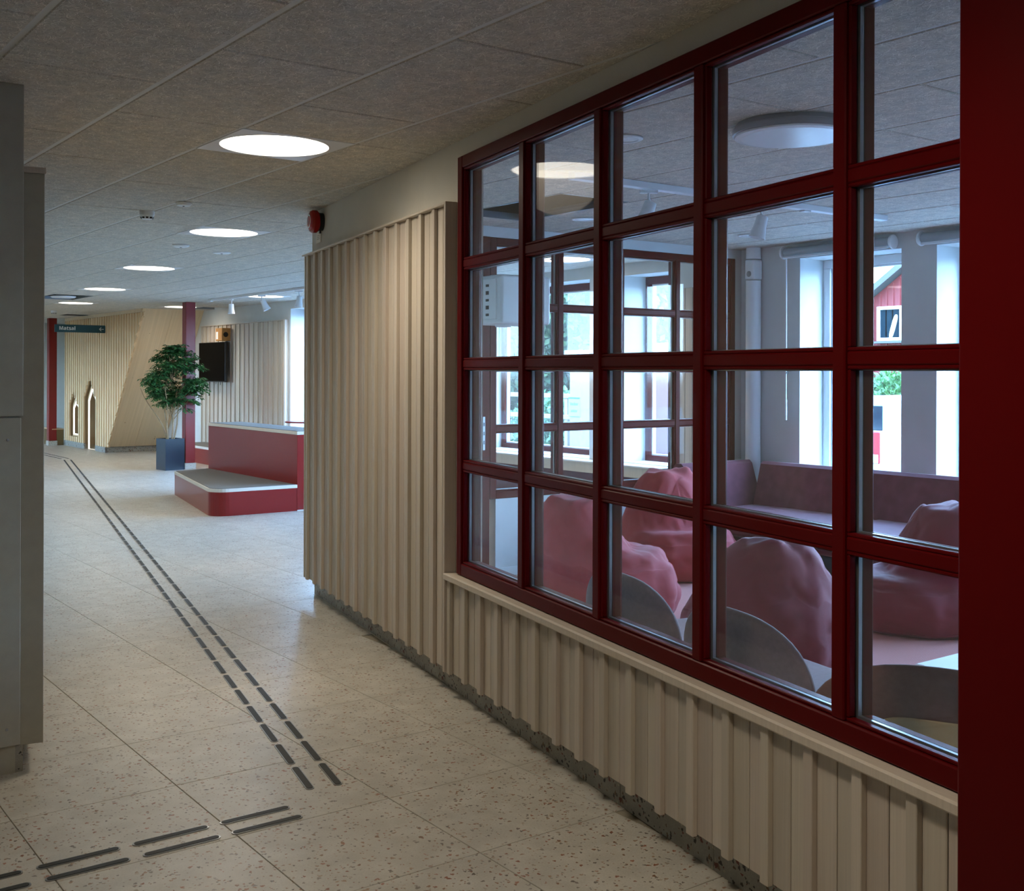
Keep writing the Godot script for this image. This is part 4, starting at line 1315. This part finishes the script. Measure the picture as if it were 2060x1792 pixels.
func make_chair(label: String, s: float, off: float, back: Material, turn := 0.0) -> void:
	# local: x along the wall towards the viewer, z towards the corridor; the back stands on the corridor side
	var o := thing("lounge_chair", label, "chair", wall_frame * at(-s, 0.016, off, turn), "lounge chairs with their backs to the lattice window")
	part(o, "backrest", pad(0.77, 0.52, 2.45, 0.05, -0.20), back, Vector3(0, 0.485, 0.02), Basis(Vector3.RIGHT, 0.10))
	if back == M.chair_brown: part(o, "back_plate", pad(0.36, 0.24, 4.0, 0.012, -0.20), M.chair_ply, Vector3(0, 0.475, 0.052), Basis(Vector3.RIGHT, 0.10))
	part(o, "seat", rounded(Vector3(0.64, 0.075, 0.48), 0.036, 4), M.seat_cloth, Vector3(0, 0.415, -0.27))
	part(o, "seat_shell", rounded(Vector3(0.50, 0.018, 0.45), 0.008, 2), M.chair_ply, Vector3(0, 0.367, -0.27))
	for q in [[-1, -0.46], [1, -0.46], [-1, -0.08], [1, -0.08]]:
		part(o, "leg", tube([Vector3(0.19 * q[0], 0.36, q[1]), Vector3(0.235 * q[0], 0.0, q[1] + (0.05 if q[1] > -0.2 else -0.03))], 0.011, 10), M.black)

func lounge_things() -> void:
	var c := thing("carpet", "pink-red woven carpet on the lounge floor", "carpet", Transform3D())
	part(c, "pile", slab([Vector2(wall_x(-6.95) + 0.25, -6.95), Vector2(7.18, -6.95), Vector2(7.18, -1.2), Vector2(wall_x(-1.2) + 0.25, -1.2)], 0.003, 0.011), M.carpet)
	bag("coral bean bag with a puckered top slumped low before the red glazed door", 4.97, -5.74, 0.935, bean_bag(0.46, 0.52, 0.46, 0.72, 3), M.canvas, 0.45, 0.50, 0.7)
	bag("coral bean bag with a wide seat facing the lattice window under the red partition", 6.42, -6.50, -0.30, bean_bag(0.50, 0.46, 0.40, 0.76, 9), M.canvas, 0.50, 0.46, 0.7)
	bag("wine-coloured bean bag seen from its tall back between two lounge chairs", 4.76, -4.14, 2.50, bean_bag(0.46, 0.44, 0.44, 0.67, 5), M.canvas_wine, 0.45, 0.44, 0.7)
	bag("wine-coloured bean bag with a low broad seat in front of the sofa", 6.40, -4.30, 4.08, bean_bag(0.50, 0.50, 0.36, 0.72, 14), M.canvas_wine, 0.50, 0.50, 0.7)
	make_chair("grey lounge chair with a rounded back before the coral bean bags", -0.31, -0.37, M.chair_cloth)
	make_chair("grey-brown lounge chair with a rounded back before the wine bean bag", -1.11, -0.37, M.chair_cloth)
	make_chair("dark brown lounge chair with a pale plate on its back next to the red pillar", -1.99, -0.42, M.chair_brown, 0.68)
	var t := thing("side_table", "small white table beyond the dark brown lounge chair", "table", at(4.12, 0.001, -2.20, 0.0))
	part(t, "top", rounded(Vector3(0.70, 0.022, 0.70), 0.008, 2), M.white, Vector3(0, 0.50, 0))
	part(t, "column", tube([Vector3(0, 0.015, 0), Vector3(0, 0.49, 0)], 0.025, 14), M.white_metal)
	part(t, "foot", lathe([Vector2(0.0, 0.011), Vector2(0.24, 0.011), Vector2(0.24, 0.018), Vector2(0.0, 0.022)], 32), M.white_metal)
	sofa()
	blinds()
	var p := thing("pipe_casing", "round white pipe casing in the corner by the sofa", "pipe", at(7.93, 0, -7.045))
	part(p, "casing", lathe([Vector2(0.068, 0.0), Vector2(0.068, CEIL - 0.30)], 24), M.white)
	var sn := part(p, "sensor", rounded(Vector3(0.125, 0.19, 0.11), 0.02, 3), M.white, Vector3(0, CEIL - 0.20, 0))
	part(sn, "lens", lathe([Vector2(0.0, 0.0), Vector2(0.034, 0.0), Vector2(0.030, 0.010), Vector2(0.0, 0.016)], 20), M.steel, Vector3(-0.052, -0.04, 0), Basis(Vector3.BACK, PI * 0.5))
	part(p, "collar", lathe([Vector2(0.068, CEIL - 0.105), Vector2(0.068, CEIL - 0.001)], 24), M.white)

func sofa() -> void:
	var o := thing("corner_sofa", "dusty pink velvet corner sofa under the lounge windows", "sofa", Transform3D())
	# long back against the outer wall, with a return at the partition
	var back := begin()
	add_prism(back, PackedVector2Array([Vector2(7.66, 0.26), Vector2(7.92, 0.26), Vector2(7.93, 0.78), Vector2(7.90, 0.82), Vector2(7.83, 0.825), Vector2(7.80, 0.80), Vector2(7.70, 0.44)]), -6.84, -3.0)
	part(o, "backrest", back.commit(), M.velvet)
	var ret := begin()
	add_prism(ret, PackedVector2Array([Vector2(7.10, 0.26), Vector2(6.84, 0.26), Vector2(6.86, 0.44), Vector2(6.98, 0.80), Vector2(7.01, 0.825), Vector2(7.08, 0.82), Vector2(7.11, 0.78)]), 6.98, 7.845)
	part(o, "side_back", ret.commit(), M.velvet, Vector3.ZERO, Basis(Vector3(0, 0, -1), Vector3(0, 1, 0), Vector3(1, 0, 0)))
	for q in [[-6.835, -5.56], [-5.55, -4.28], [-4.27, -3.0]]:
		var l: float = q[1] - q[0]
		part(o, "seat_cushion", rounded(Vector3(0.80, 0.17, l), 0.035, 4, 0.008), M.velvet, Vector3(7.32, 0.365, (q[0] + q[1]) * 0.5))
	pbox(o, "front_panel", Vector3(6.955, 0.235, -6.9), Vector3(7.66, 0.283, -3.0), M.velvet, 0.01)
	pbox(o, "plinth", Vector3(7.30, 0.0, -6.85), Vector3(7.85, 0.234, -3.0), M.navy)
	pbox(o, "bearer", Vector3(7.02, 0.195, -6.86), Vector3(7.30, 0.234, -6.80), M.black)

func blinds() -> void:
	for q in [[-6.71, -5.565, true, "rolled-up grey roller blind with a pull chain above the first lounge window"], [-5.33, -4.10, false, "rolled-up grey roller blind above the lounge window next to the bare pier"]]:
		var o := thing("roller_blind", q[3], "blind", at(7.935, 2.672, q[0]))
		var l: float = q[1] - q[0]
		part(o, "roll", tube([Vector3(0, 0, 0.03), Vector3(0, 0, l - 0.03)], 0.043, 22), M.blind)
		part(o, "hem_bar", block(Vector3(0.014, 0.02, l - 0.07), 0.004), M.white_metal, Vector3(-0.036, -0.045, l * 0.5))
		for z in [0.012, l - 0.012]:
			part(o, "bracket", lathe([Vector2(0.0, -0.012), Vector2(0.052, -0.012), Vector2(0.058, -0.004), Vector2(0.058, 0.008), Vector2(0.050, 0.012), Vector2(0.0, 0.012)], 26), M.white, Vector3(0, 0, z), Basis(Vector3.RIGHT, PI * 0.5))
		if q[2]:
			part(o, "pull_chain", tube([Vector3(-0.02, -0.03, 0.055), Vector3(-0.02, -0.9, 0.057), Vector3(-0.02, -1.30, 0.056)], 0.008, 8), M.white)
			part(o, "chain_grip", tube([Vector3(-0.02, -1.30, 0.056), Vector3(-0.02, -1.48, 0.056)], 0.011, 10), M.white)
			part(o, "chain_clip", lathe([Vector2(0.0, -0.012), Vector2(0.018, 0.0), Vector2(0.0, 0.012)], 12), M.steel, Vector3(-0.02, -1.06, 0.075))

# ------------------------------------------------------------------ outdoors
func leaf_mass(called: String, parent: Node3D, centre: Vector3, size: Vector3, count: int, leaf: float, a: Color, b: Color, sd: int) -> void:
	var r := RandomNumberGenerator.new()
	r.seed = sd
	var st := begin()
	for k in 5:
		var d := Vector3(r.randf_range(-1, 1), r.randf_range(-0.3, 0.6), r.randf_range(-1, 1)).normalized()
		leaf_blade(st, d * leaf * 0.1, d, Vector3.UP, leaf, leaf * 0.55, Color(1, 1, 1))
	var mm := MultiMesh.new()
	mm.transform_format = MultiMesh.TRANSFORM_3D
	mm.use_colors = true
	mm.mesh = st.commit()
	mm.instance_count = count
	var f := noise(0.9, FastNoiseLite.TYPE_SIMPLEX_SMOOTH, 2, sd)
	for i in count:
		var d := Vector3(r.randf_range(-1, 1), r.randf_range(-1, 1), r.randf_range(-1, 1))
		while d.length() > 1.0: d = Vector3(r.randf_range(-1, 1), r.randf_range(-1, 1), r.randf_range(-1, 1))
		d = d.normalized() * pow(d.length(), 0.45)
		var p := centre + d * size * (1.0 + 0.25 * f.get_noise_3d(d.x * 2.0, d.y * 2.0, d.z * 2.0))
		var bs := Basis.from_euler(Vector3(r.randf() * TAU, r.randf() * TAU, r.randf() * TAU)) * r.randf_range(0.6, 1.3)
		mm.set_instance_transform(i, Transform3D(bs, p))
		mm.set_instance_color(i, a.lerp(b, r.randf()))
	var o := MultiMeshInstance3D.new()
	o.name = called
	o.multimesh = mm
	o.material_override = M.leaf
	o.set_meta("kind", "stuff")
	parent.add_child(o, true)

func tree(label: String, x: float, z: float, h: float, crown: Vector3, count: int, sd: int, group := "") -> void:
	var o := thing("garden_tree", label, "tree", at(x, -0.25, z), group)
	var st := begin()
	add_tube(st, [Vector3(0, 0, 0), Vector3(0.05, h * 0.5, 0.03), Vector3(-0.02, h, 0)], [0.13, 0.10, 0.04], 9)
	for k in 6:
		var a := TAU * k / 6.0
		add_tube(st, [Vector3(0, h * 0.5, 0), Vector3(cos(a) * crown.x * 0.5, h * 0.8, sin(a) * crown.z * 0.5)], [0.06, 0.02], 6, false)
	part(o, "trunk", st.commit(), M.bark)
	leaf_mass("crown", o, Vector3(0, h, 0), crown, count, 0.24, Color(0.022, 0.05, 0.022), Color(0.085, 0.13, 0.05), sd)

func outdoors() -> void:
	var g := thing("ground_yard", "pale asphalt yard outside the windows", "", Transform3D(), "", "structure")
	pbox(g, "asphalt", Vector3(8.42, -0.6, -70), Vector3(60, -0.25, 30), M.ground)
	pbox(g, "grass_verge", Vector3(15.5, -0.25, -40), Vector3(17.5, -0.19, -13.5), M.lawn)
	pbox(g, "grass_verge", Vector3(24.0, -0.25, -34), Vector3(29.5, -0.19, 2), M.lawn)
	tree("broad pale-leaved tree filling the wide hall window", 18.5, -24.0, 3.6, Vector3(3.2, 3.0, 3.6), 9000, 11)
	tree("round bushy tree behind the low shed", 20.5, -20.6, 3.4, Vector3(2.6, 2.6, 2.6), 8000, 23)
	tree("bushy tree standing at the yard corner behind the timber rail", 19.5, -29.0, 3.2, Vector3(3.0, 2.8, 3.0), 7000, 31)
	# shed with a door
	var s := thing("garden_shed", "low faded red shed with a door and a pale roof edge", "shed", at(15.0, -0.25, -15.6, -PI * 0.5))
	pbox(s, "body", Vector3(-1.2, 0, -2.0), Vector3(1.6, 2.12, 0), M.shed)
	pbox(s, "roof_edge", Vector3(-1.3, 2.121, -2.1), Vector3(1.7, 2.42, 0.12), M.white, 0.01)
	pbox(s, "door", Vector3(-0.2, 0.0, 0.001), Vector3(0.85, 2.0, 0.03), M.shed, 0.004)
	pbox(s, "notice", Vector3(0.22, 1.70, 0.031), Vector3(0.46, 1.82, 0.036), M.print)
	part(s, "door_handle", tube([Vector3(0.78, 1.0, 0.05), Vector3(0.78, 1.35, 0.05)], 0.012, 8), M.steel)
	# stone gatepost with a sign, and a timber rail fence
	var p := thing("gatepost", "square pale concrete gatepost with a cap", "post", at(13.9, -0.25, -16.62))
	pbox(p, "shaft", Vector3(-0.16, 0, -0.16), Vector3(0.16, 2.12, 0.16), M.concrete, 0.01)
	pbox(p, "cap", Vector3(-0.24, 2.121, -0.24), Vector3(0.24, 2.28, 0.24), M.concrete, 0.012)
	var b := thing("yard_sign", "pale blue sign with two dark lines of lettering on the gatepost", "sign", at(13.728, 0.78, -16.62, -PI * 0.5))
	pbox(b, "board", Vector3(-0.17, 0, -0.008), Vector3(0.17, 0.36, 0.008), mk(Color(0.45, 0.66, 0.78), 0.5), 0.002)
	pbox(b, "heading_bar", Vector3(-0.17, 0.33, 0.0082), Vector3(0.17, 0.36, 0.010), M.sign)
	var f := SystemFont.new()
	f.font_names = PackedStringArray(["Droid Sans"])
	for i in 2:
		var tm := TextMesh.new()
		tm.font = f
		tm.text = ["Vaskor", "askor"][i]
		tm.font_size = 48
		tm.pixel_size = 0.0017
		tm.depth = 0.001
		part(b, "lettering", tm, M.black, Vector3(0.0, 0.235 - 0.13 * i, 0.0095))
	var fe := thing("rail_fence", "weathered timber rail fence beside the gatepost", "fence", at(14.0, -0.25, -16.85))
	for i in 4: pbox(fe, "post", Vector3(-0.05, 0, -0.35 - 1.1 * i), Vector3(0.05, 1.42, -0.25 - 1.1 * i), M.rail_wood, 0.006)
	for y in [0.95, 1.36]: pbox(fe, "rail", Vector3(-0.075, y, -3.9), Vector3(-0.051, y + 0.09, 0.0), M.rail_wood, 0.006)
	var sh := thing("hedge_plants", "loose green shrubs growing through the timber rail", "shrub", at(14.9, -0.25, -18.4))
	leaf_mass("foliage", sh, Vector3(0, 0.7, 0), Vector3(0.6, 0.75, 1.7), 1500, 0.13, Color(0.05, 0.13, 0.06), Color(0.20, 0.34, 0.16), 41)
	var bo := thing("bollard", "small grey bollard on the yard", "bollard", at(12.3, -0.25, -14.35))
	part(bo, "post", lathe([Vector2(0.0, 0.0), Vector2(0.05, 0.0), Vector2(0.05, 0.5), Vector2(0.04, 0.53), Vector2(0.0, 0.54)], 18), M.concrete)
	# red house
	var h := thing("red_house", "red board house with a steep gable and a white window", "house", at(30.0, -0.25, -19.4, -PI * 0.5))
	var gable := [Vector2(-6.0, 0), Vector2(6.0, 0), Vector2(6.0, 3.0), Vector2(0.6, 6.05), Vector2(-1.36, 5.30), Vector2(-6.0, 2.2)]
	gable = [Vector2(-3.6, 0), Vector2(5.4, 0), Vector2(5.4, 3.4), Vector2(0.9, 6.4), Vector2(-3.6, 3.4)]
	var st := begin()
	add_prism(st, PackedVector2Array(gable), -8.0, 0.0)
	part(h, "walls", st.commit(), M.facade)
	var x := -3.5
	while x < 5.4:
		var top := 3.4 + 3.0 * (1.0 - absf(x - 0.9) / 4.5) - 0.06
		pbox(h, "batten", Vector3(x - 0.025, 0.3, 0.0), Vector3(x + 0.025, top, 0.035), M.facade)
		x += 0.23
	for sg in [-1.0, 1.0]:
		var rf := begin()
		add_prism(rf, PackedVector2Array([Vector2(0.9, 6.42), Vector2(0.9 + sg * 5.0, 6.42 - 3.333), Vector2(0.9 + sg * 5.0, 6.62 - 3.333), Vector2(0.9, 6.66)]), -8.3, 0.35)
		part(h, "roof_slope", rf.commit(), M.roof)
	var wn := part(h, "window_frame", ring(-2.20, -1.30, 2.86, 3.92, 0.10, 0.0, 0.08, 0.01), M.white)
	part(wn, "glass", block(Vector3(0.72, 0.88, 0.01)), M.van_glass, Vector3(-1.75, 3.39, 0.03))
	part(wn, "curtain", pad(0.16, 0.75, 3.0, 0.02), M.white, Vector3(-1.62, 3.30, 0.05), Basis(Vector3.BACK, -0.3))
	part(wn, "sill", block(Vector3(1.05, 0.06, 0.14), 0.005), M.roof, Vector3(-1.75, 2.82, 0.06))
	var hd := thing("clipped_hedge", "bright green clipped hedge below the red house", "hedge", at(23.0, -0.25, -15.6))
	leaf_mass("foliage", hd, Vector3(0, 0.85, 0), Vector3(0.7, 0.95, 4.0), 5000, 0.16, Color(0.04, 0.10, 0.03), Color(0.13, 0.25, 0.075), 57)
	van()

func van() -> void:
	var o := thing("white_van", "white van parked side-on outside the lounge window, rear lamp showing", "van", at(13.9, -0.25, -9.62, -PI * 0.5))
	# side-on to the windows: local x runs forward along the van, local z looks at the building
	part(o, "body", rounded(Vector3(4.4, 1.28, 1.75), 0.10, 4), M.van, Vector3(2.2, 0.92, 0))
	part(o, "roof_rack", rounded(Vector3(3.0, 0.04, 1.3), 0.015, 2), M.white_metal, Vector3(2.0, 1.62, 0))
	for sg in [-1.0, 1.0]:
		var lamp := part(o, "rear_lamp", rounded(Vector3(0.16, 0.44, 0.10), 0.025, 3), M.tail, Vector3(0.20, 0.86, sg * 0.84))
		part(lamp, "clear_lens", rounded(Vector3(0.13, 0.13, 0.104), 0.02, 3), M.lamp_off, Vector3(0.0, -0.15, 0.002 * sg))
		part(o, "corner_glass", rounded(Vector3(0.20, 0.34, 0.03), 0.015, 3), M.van_glass, Vector3(0.22, 1.26, sg * 0.868))
		pbox(o, "side_rail", Vector3(0.7, 0.86, sg * 0.875 - 0.006), Vector3(3.4, 0.88, sg * 0.875 + 0.006), M.black, 0.002)
	pbox(o, "rear_door_handle", Vector3(-0.02, 0.80, -0.35), Vector3(0.0, 0.83, 0.05), M.black, 0.004)
	part(o, "rear_window", rounded(Vector3(0.02, 0.36, 1.1), 0.008, 3), M.van_glass, Vector3(-0.002, 1.26, 0))
	part(o, "bumper", rounded(Vector3(0.14, 0.22, 1.72), 0.04, 3), M.roof, Vector3(-0.02, 0.36, 0))
	for q in [[0.75, -1], [0.75, 1], [3.6, -1], [3.6, 1]]:
		var w := part(o, "wheel", lathe([Vector2(0.0, -0.10), Vector2(0.26, -0.10), Vector2(0.31, -0.06), Vector2(0.31, 0.06), Vector2(0.26, 0.10), Vector2(0.0, 0.10)], 26), M.tyre, Vector3(q[0], 0.31, q[1] * 0.80), Basis(Vector3.RIGHT, PI * 0.5))
		part(w, "hub", lathe([Vector2(0.0, -0.105), Vector2(0.17, -0.104), Vector2(0.17, 0.104), Vector2(0.0, 0.105)], 20), M.steel)
